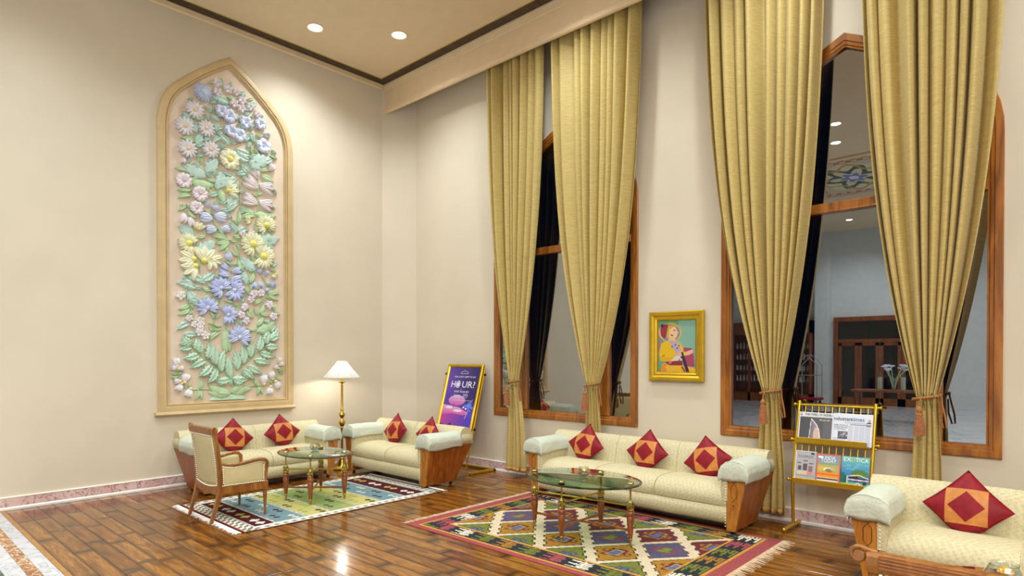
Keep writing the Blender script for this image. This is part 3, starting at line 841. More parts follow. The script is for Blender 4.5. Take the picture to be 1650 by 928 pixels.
# ================================================================== RELIEF PANEL ON THE LEFT WALL
def mural():
    root = thing('floral_relief_panel', 'tall pointed-arch wall panel with pastel plaster flowers in a gold-beige moulded frame', 'wall panel', (0, -2.81, 0.909))
    cy, z0 = -2.81, 0.909
    hw, spring, rise = 0.872, 4.40, 1.115
    def loop(t):
        return [(s - cy, z - z0) for s, z in arch_loop(cy, hw - t, z0 + t * 0.98, spring, rise - t * 1.12)]
    fr = MB()
    steps = [(0.0, 0.0), (0.0, 0.03), (0.012, 0.045), (0.05, 0.056), (0.085, 0.052), (0.092, 0.034), (0.098, 0.034), (0.100, 0.044), (0.112, 0.044), (0.114, 0.022), (0.126, 0.014), (0.130, 0.004)]
    fr.loops([[(x, s, z) for s, z in loop(t)] for t, x in steps])
    fr.build('moulded_frame', M['frame_gold'], root, smooth=28)
    sl = MB().prism([(0.0, -0.03), (0.05, -0.03), (0.075, -0.012), (0.062, 0.02), (0.0, 0.02)], lambda u, v, a: (u, a, v), -hw - 0.035, hw + 0.012)
    sl.build('bottom_ledge', M['frame_gold'], root, smooth=25)
    lp = loop(0.128)
    bk = MB()
    bk.add([(0.006, s, z) for s, z in lp], [tuple(range(len(lp)))])
    bk.build('relief_ground', M['mural_back'], root, smooth=0)
    X0 = 0.006
    rs = random.Random(11)

    def leaf_mesh(L, kind):
        """leaf along +y of its own plane; x is out of the wall"""
        n = 9
        wmax = {'t': 0.30, 'g': 0.20, 'a': 0.37}[kind] * L
        if kind == 'g': wmax = max(wmax, 0.014)
        if kind == 'a': wmax = min(wmax, 0.058)
        bend = rs.uniform(-0.16, 0.16) * L
        P = []
        for i in range(n + 1):
            t = i / n
            wv = wmax * (math.sin(PI * min(1, t ** 0.75 * 0.98 + 0.02)) ** 0.8)
            if kind in 'ta' and 0 < i < n:
                wv *= 1.12 if i % 2 else 0.74
            if i == n: wv = 0.0015
            cx = bend * math.sin(PI * t * 0.9)
            hh = 0.010 + 0.016 * math.sin(PI * (0.15 + 0.8 * t))
            fold = 0.6 if kind != 'g' else 0.85
            row = []
            for q in (-1, -1, -0.5, 0, 0.5, 1, 1):
                row.append(q)
            lean = 0.055 * L if kind in 'ta' else 0.02 * L
            pts = [(X0 - 0.004, cx - wv, t * L + lean * (i % 2)), (X0 + hh * 0.45, cx - wv, t * L + lean * (i % 2)), (X0 + hh * 1.05, cx - wv * 0.5, t * L),
                   (X0 + hh * fold, cx, t * L), (X0 + hh * 1.05, cx + wv * 0.5, t * L), (X0 + hh * 0.45, cx + wv, t * L + lean * (i % 2)), (X0 - 0.004, cx + wv, t * L + lean * (i % 2))]
            P.append(pts)
        m = MB().grid(P)
        return m
    lmat = {'t': M['leafteal'], 'g': M['leafgreen'], 'a': M['leafmint']}
    # small leaves that fill the gaps between the blooms
    taken = []
    for e in FLOWERS.split(';'):
        q = e.split(','); taken.append((float(q[0]), float(q[1]), float(q[2]) * 0.8))
    for e in LEAVES.split(';'):
        q = [float(v) for v in e.split(',')[:4]]
        for t in (0.25, 0.6, 0.95): taken.append((q[0] + (q[2] - q[0]) * t, q[1] + (q[3] - q[1]) * t, 0.035))
    fill = []
    for tr in range(6000):
        yy, zz = rs.uniform(-0.60, 0.60), rs.uniform(1.95, 5.12)
        if zz > 4.35 and abs(yy) > 0.60 * (1 - ((zz - 4.35) / 0.95) ** 1.5): continue
        a = rs.uniform(0, 6.28); L = rs.uniform(0.07, 0.12)
        ey, ez = cy + yy + L * math.cos(a), zz + L * math.sin(a)
        if abs(ey - cy) > 0.64: continue
        if all(math.hypot(cy + yy - p[0], zz - p[1]) > p[2] + 0.012 and math.hypot(ey - p[0], ez - p[1]) > p[2] + 0.012 for p in taken):
            fill.append('%.3f,%.3f,%.3f,%.3f,%s' % (cy + yy, zz, ey, ez, rs.choice('ttg')))
            for t in (0.2, 0.6, 1.0): taken.append((cy + yy + (ey - cy - yy) * t, zz + (ez - zz) * t, 0.03))
        if len(fill) >= 115: break
    for e in LEAVES.split(';') + fill:
        q = e.split(',')
        by, bz, ty, tz = map(float, q[:4])
        L = math.hypot(ty - by, tz - bz)
        m = leaf_mesh(L * 1.04, q[4])
        a = -math.atan2(ty - by, tz - bz)
        o = m.build('leaf', lmat[q[4]], root, smooth=50)
        o.location = (rs.uniform(0, 0.020) if q[4] == 'a' else rs.uniform(0, 0.003), by - cy, bz - z0)
        o.rotation_euler = (a, 0, 0)
        o.scale = (1.7 if q[4] == 'a' else 1.35, 1, 1)

    st = 0
    for e in STEMS.split(';'):
        v = list(map(float, e.split(',')))
        pts = [Vector((X0 + 0.006, v[i] - cy, v[i + 1] - z0)) for i in range(0, len(v), 2)]
        # smooth polyline
        path = []
        for i in range(len(pts) - 1):
            p0 = pts[max(0, i - 1)]; p1 = pts[i]; p2 = pts[i + 1]; p3 = pts[min(len(pts) - 1, i + 2)]
            for k in range(5):
                t = k / 5
                path.append(0.5 * ((2 * p1) + (-p0 + p2) * t + (2 * p0 - 5 * p1 + 4 * p2 - p3) * t * t + (-p0 + 3 * p1 - 3 * p2 + p3) * t ** 3))
        path.append(pts[-1])
        MB().tube(path, 0.009, 6).build('stem', M['stemgreen'], root, smooth=60)

    def petals(n, a0, span, L, wd, h, tip=0.0, r0=0.12, mi=0, m=None):
        m = m or MB()
        for k in range(n):
            a = a0 + (span * (k + 0.5) / n if span >= 359 else span * (k / max(1, n - 1) - 0.5))
            a = math.radians(a)
            c, s_ = math.cos(a), math.sin(a)
            rows = []
            hk = h * (1 + 0.15 * (k % 2))
            for i in range(6):
                t = i / 5
                r = L * (r0 + (1 - r0) * t)
                wv = wd * L * (math.sin(PI * (0.12 + 0.80 * t)) ** 0.8)
                if i == 5: wv = wd * L * max(0.08, tip)
                hh = X0 + hk * (0.5 + 0.7 * math.sin(PI * t * 0.85))
                row = []
                for q, g in ((-1, None), (-1, 0.6), (-0.45, 1.0), (0, 0.82), (0.45, 1.0), (1, 0.6), (1, None)):
                    x = X0 - 0.004 if g is None else X0 + (hh - X0) * g
                    row.append((x, r * c - q * wv * s_, r * s_ + q * wv * c))
                rows.append(row)
            m.grid(rows, mi)
        return m
    def dome(r, h, mi=0, n=10, m=None, c=(0, 0)):
        m = m or MB()
        rows = []
        for i in range(4):
            t = i / 3
            rr = r * math.cos(t * PI / 2) + 1e-4
            rows.append([(X0 + h * (0.4 + 0.6 * math.sin(t * PI / 2)), c[0] + rr * math.cos(2 * PI * k / n), c[1] + rr * math.sin(2 * PI * k / n)) for k in range(n)])
        rows.insert(0, [(X0 - 0.004, p[1], p[2]) for p in rows[0]])
        m.grid(rows, mi, wrap_v=True)
        m.add(rows[-1], [tuple(range(n))], mi)
        return m
    for e in FLOWERS.split(';'):
        yy, zz, r, ty, dr = e.split(',')
        yy, zz, r, dr = float(yy), float(zz), float(r), float(dr)
        cen = None
        if ty == 'daisy':   f, fm = petals(13, 0, 360, r, 0.17, 0.028, 0.3), M['pwhite']; cen = (0.22 * r, 0.04, M['corange'])
        elif ty == 'corn':  f, fm = petals(17, 0, 360, r, 0.15, 0.03, 0.05), M['pblue']; cen = (0.45 * r, 0.044, M['cblue'])
        elif ty == 'star':  f, fm = petals(5, dr, 360, r, 0.36, 0.024, 0.1), M['ppink']; cen = (0.2 * r, 0.032, M['cmauve'])
        elif ty == 'vstar': f, fm = petals(5, dr, 360, r, 0.38, 0.026, 0.1), M['ppink']; cen = (0.26 * r, 0.034, M['pdeep'])
        elif ty == 'oflower': f, fm = petals(5, dr, 360, r, 0.36, 0.026, 0.1), M['pwhite']; cen = (0.3 * r, 0.034, M['corange'])
        elif ty == 'pansy': f, fm = petals(5, dr, 360, r, 0.5, 0.032, 0.45), M['pblue']; cen = (0.14 * r, 0.04, M['cblue'])
        elif ty == 'peony': f, fm = petals(9, 0, 360, r, 0.36, 0.034, 0.35), M['pyellow']; cen = (0.36 * r, 0.05, M['cyellow'])
        elif ty == 'poppy': f, fm = petals(9, 0, 360, r, 0.36, 0.03, 0.5), M['ppink']; cen = (0.24 * r, 0.046, M['cmauve'])
        elif ty == 'dahlia': f, fm = petals(15, dr, 270, r, 0.16, 0.032, 0.1), M['pyellow']; cen = (0.34 * r, 0.048, M['cyellow'])
        elif ty == 'corn2': f, fm = petals(10, dr, 250, r, 0.19, 0.034, 0.05), M['pdeep']; cen = (0.22 * r, 0.042, M['pdeep'])
        elif ty == 'yfan':  f, fm = petals(4, dr, 110, r, 0.22, 0.032, 0.15, 0.05), M['pyellow']; cen = (0.2 * r, 0.04, M['cyellow'])
        elif ty == 'lily':  f, fm = petals(3, dr, 44, r, 0.15, 0.034, 0.12, 0.0), M['ppink']
        elif ty == 'tulip': f, fm = petals(3, dr, 34, r, 0.24, 0.036, 0.12, 0.0), M['pblue']
        elif ty == 'bell':  f, fm = petals(3, dr, 40, r, 0.22, 0.036, 0.16, 0.0), M['pwhite']; cen = (0.2 * r, 0.04, M['corange'])
        elif ty == 'lilac': f, fm = petals(2, dr, 26, r * 1.3, 0.2, 0.03, 0.2, 0.0), M['pdeep']
        else:               f, fm = petals(2, dr, 24, r, 0.22, 0.034, 0.1, 0.0), M['ppink']
        o = f.build('flower', fm, root, smooth=50)
        o.location = (rs.uniform(0.004, 0.008), yy - cy, zz - z0)
        o.scale = (1.35, 1, 1)
        if cen:
            dome(cen[0], cen[1]).build('flower_centre', cen[2], o, smooth=60)
    # grassy mound at the foot
    md = MB()
    n = 16
    rows = []
    for x, k in ((X0 - 0.004, 1.0), (X0 + 0.012, 1.0), (X0 + 0.022, 0.8)):
        rows.append([(x, 0.24 * k * math.cos(PI * i / n), 0.075 * k * math.sin(PI * i / n)) for i in range(n + 1)])
    md.grid(rows)
    md.add(rows[-1], [tuple(range(n + 1))])
    o = md.build('mound', M['leafmint'], root, smooth=40)
    o.location = (0, -2.837 - cy, 1.040 - z0)
    return root
mural()

# ================================================================== CURTAINS
def curtain(label, x0, x1, xt, wt, xb, wb, seed, zt=5.74, ztie=1.27, zb=0.075, npl=9, ytop=-0.215, ytie=-0.18, yfoot=-0.17):
    ybot = ytie
    rs = random.Random(seed)
    root = thing('curtain', label, 'curtain', (xt, ybot, 0), 0, 'gold curtains at the windows')
    NU, NV = 200, 78
    ph = [rs.uniform(0, 6.28) for _ in range(6)]
    zs = []
    for j in range(NV + 1):
        t = j / NV
        zs.append(zb + (zt - zb) * t)
    rows = []
    for z in zs:
        if z >= ztie:
            t = (z - ztie) / (zt - ztie)
            f = 0.8 * (1 - (1 - t) ** 2.9) + 0.2 * t               # a nearly straight V that eases into the vertical
            l = (xt - wt) + ((x0) - (xt - wt)) * f
            r = (xt + wt) + ((x1) - (xt + wt)) * f
            y = ybot + (ytop - ybot) * (t ** 0.5)
            A = 0.042 + 0.034 * min(1, t * 2.5)
            if t > 0.965: A *= 0.8
        else:
            t = (ztie - z) / (ztie - zb)
            g = 1 - (1 - t) ** 1.6
            l = (xt - wt) + ((xb - wb) - (xt - wt)) * g
            r = (xt + wt) + ((xb + wb) - (xt + wt)) * g
            y = ytie + (yfoot - ytie) * min(1.0, t * 1.6)
            A = 0.030 - 0.004 * math.sin(PI * t)
        pinch = math.exp(-((z - ztie) / 0.10) ** 2)
        kk = min(1.0, max(0.0, (ztie + 0.03 - z) / 0.12))
        neff = npl + (4.2 - npl) * kk
        A *= 1 - 0.25 * pinch
        row = []
        width = r - l
        for i in range(NU + 1):
            u = i / NU
            warp = u + 0.030 * math.sin(2 * PI * 1.3 * u + ph[0]) + 0.016 * math.sin(2 * PI * 3.1 * u + ph[1])
            p = 2 * PI * neff * (warp - 0.5) + ph[2] + 0.25 * math.sin(z * 0.9 + ph[3])
            amp = A * (0.80 + 0.36 * math.sin(2 * PI * 2.3 * u + ph[4] + 0.25 * z))
            sp = width / (neff * 2 * PI)
            d = amp * (math.cos(p) + 0.18 * math.cos(2 * p + ph[5]))   # full rounds, tight valleys
            xx = l + width * u + 0.80 * sp * math.sin(p) * min(1.0, u / 0.05, (1 - u) / 0.05)
            bulge = -0.045 * math.sin(PI * u) * pinch
            row.append((xx - xt, y - ybot - d + bulge, z))
        rows.append(row)
    m = MB()
    V = [p for r_ in rows for p in r_]
    Fs, Ms = [], []
    for j in range(NV):
        for i in range(NU):
            a = j * (NU + 1) + i
            Fs.append((a, a + 1, a + NU + 2, a + NU + 1))
    m.add(V, Fs)
    pn = m.build('curtain_panel', [M['curtain']], root, smooth=75)
    sd = pn.modifiers.new('thick', 'SOLIDIFY'); sd.thickness = 0.004; sd.offset = 0
    # bound hem along the bottom
    hb = MB()
    hem = []
    for k, dz in ((0, -0.004), (1, 0.05)):
        hem.append([(p[0], p[1] - 0.004, zb + dz) for p in rows[0 if k == 0 else 1]])
    hb.grid(hem)
    ho = hb.build('hem_band', M['hem'], pn, smooth=75)
    sd = ho.modifiers.new('thick', 'SOLIDIFY'); sd.thickness = 0.006
    # twisted tie-back cord round the gathers
    rw, rd = wt + 0.022, 0.085
    path, path2 = [], []
    for k in range(40):
        a = 2 * PI * k / 40
        base = Vector((rw * math.cos(a), -0.012 + rd * math.sin(a) * (1.0 if math.sin(a) < 0 else 0.55), ztie + 0.02 * math.cos(a)))
        tw = 12 * a
        off = Vector((0.006 * math.cos(tw) * math.cos(a), 0.006 * math.cos(tw) * math.sin(a), 0.008 * math.sin(tw)))
        path.append(base + off); path2.append(base - off)
    rp = MB().tube(path, 0.0085, 6, closed=True).tube(path2, 0.0085, 6, closed=True)
    # loose loop at the side
    lp = [(rw, -0.01, ztie + 0.015), (rw + 0.012, -0.03, ztie - 0.06), (rw + 0.035, -0.035, ztie - 0.16), (rw + 0.042, -0.03, ztie - 0.24), (rw + 0.02, -0.025, ztie - 0.245), (rw - 0.005, -0.02, ztie - 0.15), (rw - 0.01, -0.02, ztie - 0.03)]
    rp.tube(lp, 0.0075, 6)
    rp.build('tieback_cord', M['rope'], root, smooth=60)
    # tassel: cord, moulded head, skirt
    tx = -0.035
    ty = -rd - 0.035
    ts = MB().tube([(tx + 0.01, ty + 0.012, ztie + 0.005), (tx, ty, ztie - 0.04), (tx, ty, ztie - 0.08)], 0.006, 6)
    ts.lathe([(0.010, ztie - 0.07), (0.022, ztie - 0.085), (0.026, ztie - 0.105), (0.017, ztie - 0.122), (0.023, ztie - 0.128), (0.026, ztie - 0.142), (0.022, ztie - 0.15)], 12, (tx, ty, 0))
    to = ts.build('tassel', M['rope'], root, smooth=60)
    sk = MB()
    n = 28
    rings = []
    for j, (r_, z) in enumerate(((0.022, -0.146), (0.031, -0.19), (0.038, -0.25), (0.040, -0.305))):
        rings.append([(tx + (r_ + (0.003 if k % 2 else -0.002)) * math.cos(2 * PI * k / n), ty + (r_ + (0.003 if k % 2 else -0.002)) * math.sin(2 * PI * k / n), ztie + z + (rs.uniform(-0.008, 0.004) if j == 3 else 0)) for k in range(n)])
    sk.grid(rings, 0, wrap_v=True)
    sk.add(rings[-1], [tuple(range(n))])
    sk.build('tassel_skirt', M['tassel'], to, smooth=20)
    return root
curtain('gold curtain tied back on the left side of the window nearest the room corner', 2.17, 3.20, 2.675, 0.074, 2.68, 0.185, 3, npl=8)
curtain('gold curtain tied back behind the three-seat sofa, on the right of the first window', 3.375, 4.60, 3.945, 0.074, 3.865, 0.13, 8, npl=9, yfoot=-0.062)
curtain('gold curtain tied back beside the right arm of the three-seat sofa', 5.36, 6.50, 6.035, 0.074, 5.998, 0.15, 15, npl=9, yfoot=-0.085)
curtain('gold curtain tied back behind the magazine rack, at the far right of the wide window', 6.78, 7.83, 7.30, 0.074, 7.295, 0.12, 21, npl=9)

# ================================================================== SOFAS
SEAT = 0.745
ARM_X = [(-0.150, 0.497), (-0.186, 0.520), (-0.196, 0.565), (-0.178, 0.615), (-0.130, 0.648), (-0.066, 0.657), (0.004, 0.645), (0.046, 0.610), (0.060, 0.560), (0.060, 0.500), (0.052, 0.30), (0.0, 0.30), (0.0, 0.497)]
def sofa(label, loc, rz, n):
    W = SEAT * n
    D = 0.72
    root = thing('sofa', label, 'sofa', loc, rz, None)
    def yback(z):                                 # raked back line of the wooden ends
        return 0.49 + (0.70 - 0.49) * (z - 0.04) / 0.46
    for side in (0, 1):
        X = (lambda x: x) if side == 0 else (lambda x: W - x)
        p = MB()
        # tapered wooden end: flares outwards and backwards as it rises
        V = [(X(0.0), 0.006, 0.035), (X(-0.078), 0.006, 0.035), (X(-0.078), yback(0.035), 0.035), (X(0.0), yback(0.035), 0.035),
             (X(0.0), 0.006, 0.50), (X(-0.166), 0.006, 0.50), (X(-0.166), yback(0.50), 0.50), (X(0.0), yback(0.50), 0.50)]
        p.add(V, [(0, 1, 2, 3), (7, 6, 5, 4), (0, 4, 5, 1), (1, 5, 6, 2), (2, 6, 7, 3), (3, 7, 4, 0)])
        pn = p.build('side_panel', M['sofawood'], root, smooth=0)
        # lighter front post with inlaid line
        f = MB()
        f.add([(X(0.002), -0.012, 0.03), (X(-0.080), -0.012, 0.03), (X(-0.080), 0.012, 0.03), (X(0.002), 0.012, 0.03),
               (X(0.002), -0.012, 0.50), (X(-0.168), -0.012, 0.50), (X(-0.168), 0.012, 0.50), (X(0.002), 0.012, 0.50)],
              [(0, 1, 2, 3), (7, 6, 5, 4), (0, 4, 5, 1), (1, 5, 6, 2), (2, 6, 7, 3), (3, 7, 4, 0)])
        fo = f.build('front_post', M['postwood'], pn, smooth=0)
        il = MB()
        cx = -0.066
        hexa = [(0, 0.465), (-0.026, 0.435), (-0.026, 0.345), (0, 0.315), (0.026, 0.345), (0.026, 0.435)]
        il.tube([(X(cx + a), -0.0125, z) for a, z in hexa], 0.0022, 4, closed=True)
        il.tube([(X(cx + 0.02), -0.0125, 0.488), (X(cx), -0.0125, 0.465), (X(cx - 0.02), -0.0125, 0.488)], 0.002, 4)
        il.tube([(X(cx + 0.02), -0.0125, 0.292), (X(cx), -0.0125, 0.315), (X(cx - 0.02), -0.0125, 0.292)], 0.002, 4)
        il.ball((X(cx + 0.004), -0.0125, 0.265), 0.006, 6)
        il.ball((X(cx + 0.006), -0.0125, 0.235), 0.004, 6)
        il.build('inlay', M['dark'], fo, smooth=0)
        # upholstered arm roll
        a = MB()
        rows = []
        cxa, cza = -0.065, 0.52
        for y, k in ((-0.016, 0.90), (-0.006, 0.98), (0.02, 1.0), (0.30, 1.0), (D - 0.14, 1.0), (D - 0.06, 0.97), (D - 0.03, 0.86)):
            rows.append([(X(cxa + (x - cxa) * k), y, cza + (z - cza) * k if z > cza else z) for x, z in ARM_X])
        a.loops(rows, 0, True, True)
        a.build('arm', M['sofa'], root, smooth=50)
        nl = MB()
        for k in range(17):
            nl.ball((X(0.010), -0.018, 0.07 + k * 0.026), 0.0058, 6)
        nl.build('nail_trim', M['nail'], root, smooth=60, kind='stuff')
        for y in (0.05, 0.44):
            MB().lathe([(0.018, 0.0), (0.022, 0.01), (0.019, 0.04)], 10, (X(-0.04), y, 0)).build('foot', M['dark'], root)
    # back: one upholstered section per seat, rolled crest
    BP = [(0.44, 0.30), (0.445, 0.42), (0.465, 0.54), (0.490, 0.635), (0.525, 0.690), (0.580, 0.716), (0.640, 0.706), (0.690, 0.66), (0.712, 0.58), (0.705, 0.50), (0.60, 0.30)]
    for k in range(n):
        xa, xb = SEAT * k, SEAT * (k + 1)
        if k == 0: xa = -0.165
        if k == n - 1: xb = W + 0.165
        b = MB()
        rows = []
        ts = [q / 8 for q in range(9)]
        if k == 0: ts += [(0.0 - xa) / (xb - xa) - 0.001, (0.0 - xa) / (xb - xa) + 0.001]
        if k == n - 1: ts += [(W - xa) / (xb - xa) - 0.001, (W - xa) / (xb - xa) + 0.001]
        for t in sorted(ts):
            x = xa + (xb - xa) * t
            e = min(t, 1 - t) * (xb - xa)
            zlo = 0.499 if (x < 0 or x > W) else 0.0
            s_ = 1 - 0.016 * max(0, 1 - e / 0.06) ** 2
            rows.append([(x, 0.56 + (yy - 0.56) * s_ - 0.010 * math.sin(PI * t) * (1 if 0.35 < z < 0.68 and yy < 0.55 else 0), max(zlo, 0.50 + (z - 0.50) * s_)) for yy, z in BP])
        b.loops(rows, 0, True, True)
        b.build('back_cushion', M['sofa'], root, smooth=50)
        if k:
            MB().tube([(SEAT * k, yy - 0.002, z) for yy, z in BP[1:9]], 0.0042, 6).build('piping', M['sofa'], root)
    bb = MB()
    bb.add([(-0.08, 0.47, 0.06), (W + 0.08, 0.47, 0.06), (W + 0.08, 0.50, 0.06), (-0.08, 0.50, 0.06),
            (-0.15, 0.66, 0.50), (W + 0.15, 0.66, 0.50), (W + 0.15, 0.69, 0.50), (-0.15, 0.69, 0.50)],
           [(3, 2, 1, 0), (4, 5, 6, 7), (0, 1, 5, 4), (1, 2, 6, 5), (2, 3, 7, 6), (3, 0, 4, 7)])
    bb.build('back_board', M['sofawood'], root, smooth=0)
    # seats and the front apron
    SP = [(0.50, 0.245), (0.50, 0.415), (0.30, 0.428), (0.14, 0.424), (0.055, 0.408), (0.008, 0.376), (-0.014, 0.330), (-0.016, 0.285), (0.000, 0.246), (0.03, 0.238)]
    for k in range(n):
        xa, xb = SEAT * k + (0.005 if k == 0 else 0.002), SEAT * (k + 1) - 0.002
        s = MB(); rows = []
        for q in range(9):
            t = q / 8
            x = xa + (xb - xa) * t
            e = min(t, 1 - t) * (xb - xa)
            d = max(0, 1 - e / 0.05) ** 2
            cr = 0.012 * math.sin(PI * t)
            rows.append([(x, yy + (0.010 * d if yy < 0.2 else 0), z - (0.008 * d if z > 0.3 else 0) + (cr if z > 0.40 else 0)) for yy, z in SP])
        s.loops(rows, 0, True, True)
        s.build('seat_cushion', M['sofa'], root, smooth=50)
        if k:
            MB().tube([(SEAT * k, yy, z - 0.006) for yy, z in SP[1:9]], 0.0042, 6).build('piping', M['sofa'], root)
    ap = MB()
    AP = [(0.46, 0.245), (0.02, 0.245), (-0.006, 0.232), (-0.020, 0.19), (-0.016, 0.14), (0.004, 0.100), (0.03, 0.085), (0.46, 0.085)]
    ap.prism(AP, lambda u, v, a: (a, u, v), 0.002, W - 0.002)
    ap.build('front_apron', M['sofa'], root, smooth=50)
    return root, W

def arm_cover(label, loc, rz, W, side, length=0.52, seed=1):
    """cloth laid over the front of a sofa arm, in the sofa's coordinates"""
    rs = random.Random(seed)
    root = thing('arm_cover', label, 'arm cover', loc, rz, 'white covers on the sofa arms')
    X = (lambda x: x) if side == 0 else (lambda x: W - x)
    top = ARM_X[0:10]
    outer = [(-0.176, 0.485)] + [(x, z) for x, z in top[1:9]] + [(0.066, 0.512)]
    # refine and push outwards
    cx, cz = -0.065, 0.54
    pts = []
    for i in range(len(outer) - 1):
        for k in range(3):
            t = k / 3
            pts.append((outer[i][0] + (outer[i + 1][0] - outer[i][0]) * t, outer[i][1] + (outer[i + 1][1] - outer[i][1]) * t))
    pts.append(outer[-1])
    def push(x, z, d):
        dx, dz = x - cx, z - cz
        l = math.hypot(dx, dz)
        return x + dx / l * d, z + dz / l * d
    ph = [rs.uniform(0, 6) for _ in range(4)]
    rows = []
    zb_f = 0.492
    ny = 14
    for j in range(ny + 1):
        y = length * (1 - j / ny) - 0.024 * (j / ny)
        row = []
        for i, (x, z) in enumerate(pts):
            d = 0.007 + 0.0025 * math.sin(7 * y / length + i * 0.5 + ph[0]) + 0.002 * math.sin(31 * y + i * 0.9 + ph[1]) * (1 - y / length)
            px, pz = push(x, z, max(0.005, d))
            if i == 0 or i == len(pts) - 1:
                pz += 0.008 * math.sin(7 * y / length + ph[2]) - 0.012 * (1 - y / length)
            row.append((X(px), y + (0.012 * math.sin(i * 0.5 + ph[3]) if j == 0 else 0), pz))
        rows.append(row)
    last = rows[-1]
    for q in range(1, 7):
        t = q / 6
        row = []
        for i, (x, y, z) in enumerate(last):
            zt = zb_f + 0.004 * math.sin(i * 0.6 + ph[0]) - 0.022 * max(0.0, (i - len(last) * 0.6) / (len(last) * 0.4))
            row.append((x + (X(cx) - x) * 0.02 * t, y - 0.006 - 0.008 * math.sin(t * PI) - 0.004 * math.sin(i * 0.9 + ph[1]) * t, z + (min(z, zt) - z) * t))
        rows.append(row)
    m = MB().grid(rows)
    o = m.build('cloth', M['cloth'], root, smooth=40)
    sd = o.modifiers.new('thick', 'SOLIDIFY'); sd.thickness = 0.004; sd.offset = 1
    # stitched seam where the front flap joins the top
    MB().tube([(x, y - 0.004, z + 0.001) for x, y, z in last], 0.003, 5).build('seam', M['cloth'], root)
    return root

def cushion(label, loc, rz, tilt, roll, group, size=0.172):
    root = thing('throw_cushion', label, 'cushion', loc, 0, group)
    root.rotation_euler = (0, 0, 0)
    Rm = Matrix.Rotation(rz, 4, 'Z') @ Matrix.Rotation(-tilt, 4, 'X') @ Matrix.Rotation(PI / 4 + roll, 4, 'Y')
    root.matrix_world = Matrix.Translation(loc) @ Rm
    Tn = 0.062
    def P(u, v, sgn, off=0.0):
        k = (max(0, 1 - u * u) * max(0, 1 - v * v))
        h = Tn * k ** 0.42
        px = size * u * (1 - 0.055 * (1 - v * v)) * 1.03
        pz = size * v * (1 - 0.055 * (1 - u * u)) * 1.03
        t = (u - v) / 2
        if t > 0.6:                                  # the corner it stands on is pressed flat
            k2 = (t - 0.6) * 0.62 * size
            px -= k2; pz += k2
        return (px, sgn * (h + off), pz)
    n = 18
    m = MB()
    for sgn in (-1, 1):
        m.grid([[P(-1 + 2 * i / n, -1 + 2 * j / n, sgn) for j in range(n + 1)] for i in range(n + 1)])
    body = m.build('cushion_body', M['red'], root, smooth=70)
    g = MB()
    k = 14
    g.grid([[P((i - j) / k * 0.985, (i + j - k) / k * 0.985, -1, 0.0022) for j in range(k + 1)] for i in range(k + 1)])
    g.build('orange_patch', M['orange'], root, smooth=70, label='orange square patch')
    g = MB()
    g.grid([[P(0.43 * (-1 + 2 * i / k), 0.43 * (-1 + 2 * j / k), -1, 0.0044) for j in range(k + 1)] for i in range(k + 1)])
    g.build('centre_patch', M['red'], root, smooth=70, label='dark red diamond in the middle')
    pp = MB()
    edge = [P(-1 + 2 * i / 12, -1, 1) for i in range(12)] + [P(1, -1 + 2 * i / 12, 1) for i in range(12)] + [P(1 - 2 * i / 12, 1, 1) for i in range(12)] + [P(-1, 1 - 2 * i / 12, 1) for i in range(12)]
    pp.tube(edge, 0.004, 5, closed=True)
    pp.build('piping', M['red'], root)
    return root

def sofa_set(label, loc, rz, n, covers, cushions, tagc):
    r, W = sofa(label, loc, rz, n)
    Rz = Matrix.Rotation(rz, 4, 'Z')
    for side, lab, ln, sd in covers:
        arm_cover(lab, loc, rz, W, side, ln, sd)
    for x, z, roll, lab in cushions:
        p = Vector(loc) + Rz @ Vector((x, 0.385, z - 0.012))
        cushion(lab, tuple(p), rz, math.radians(17), roll, None)
G = 'red and orange cushions'
sofa_set('cream damask two-seat sofa with wooden ends under the relief panel', (0.86, -3.39, 0), PI / 2, 2,
         [(0, 'white cloth over the sofa arm behind the wooden armchair', 0.46, 3), (1, 'white cloth over the sofa arm left of the floor lamp', 0.50, 4)],
         [(0.42, 0.605, 0.10, 'red and orange cushion leaning behind the wooden armchair'), (1.06, 0.615, -0.03, 'red and orange cushion under the bottom right corner of the relief panel')], 'a')
sofa_set('cream damask two-seat sofa with wooden ends in front of the purple poster stand', (0.845, -1.50, 0), 0, 2,
         [(0, 'white cloth over the sofa arm right of the floor lamp', 0.52, 5), (1, 'white cloth over the sofa arm in front of the poster stand', 0.50, 6)],
         [(0.455, 0.60, -0.12, 'red and orange cushion on the left seat of the sofa by the poster'), (1.16, 0.60, 0.0, 'red and orange cushion half hidden behind the sofa arm by the poster')], 'b')
sofa_set('cream damask three-seat sofa with wooden ends under the two windows', (3.65, -0.84, 0), 0, 3,
         [(0, 'crumpled white cloth over the left arm of the three-seat sofa', 0.52, 7), (1, 'white cloth over the right arm of the three-seat sofa', 0.52, 8)],
         [(0.385, 0.60, 0.06, 'red and orange cushion on the left end of the three-seat sofa'), (1.185, 0.597, 0.0, 'red and orange cushion in the middle of the three-seat sofa'), (1.865, 0.59, -0.22, 'red and orange cushion beside the right arm of the three-seat sofa')], 'c')
sofa_set('cream damask sofa beyond the carved crest rail, partly out of the picture', (7.235, -1.52, 0), 0, 3,
         [(0, 'rumpled white cloth over the sofa arm in front of the magazine rack', 0.50, 9)],
         [(0.44, 0.60, 0.0, 'large red and orange cushion on the sofa at the right edge')], 'd')

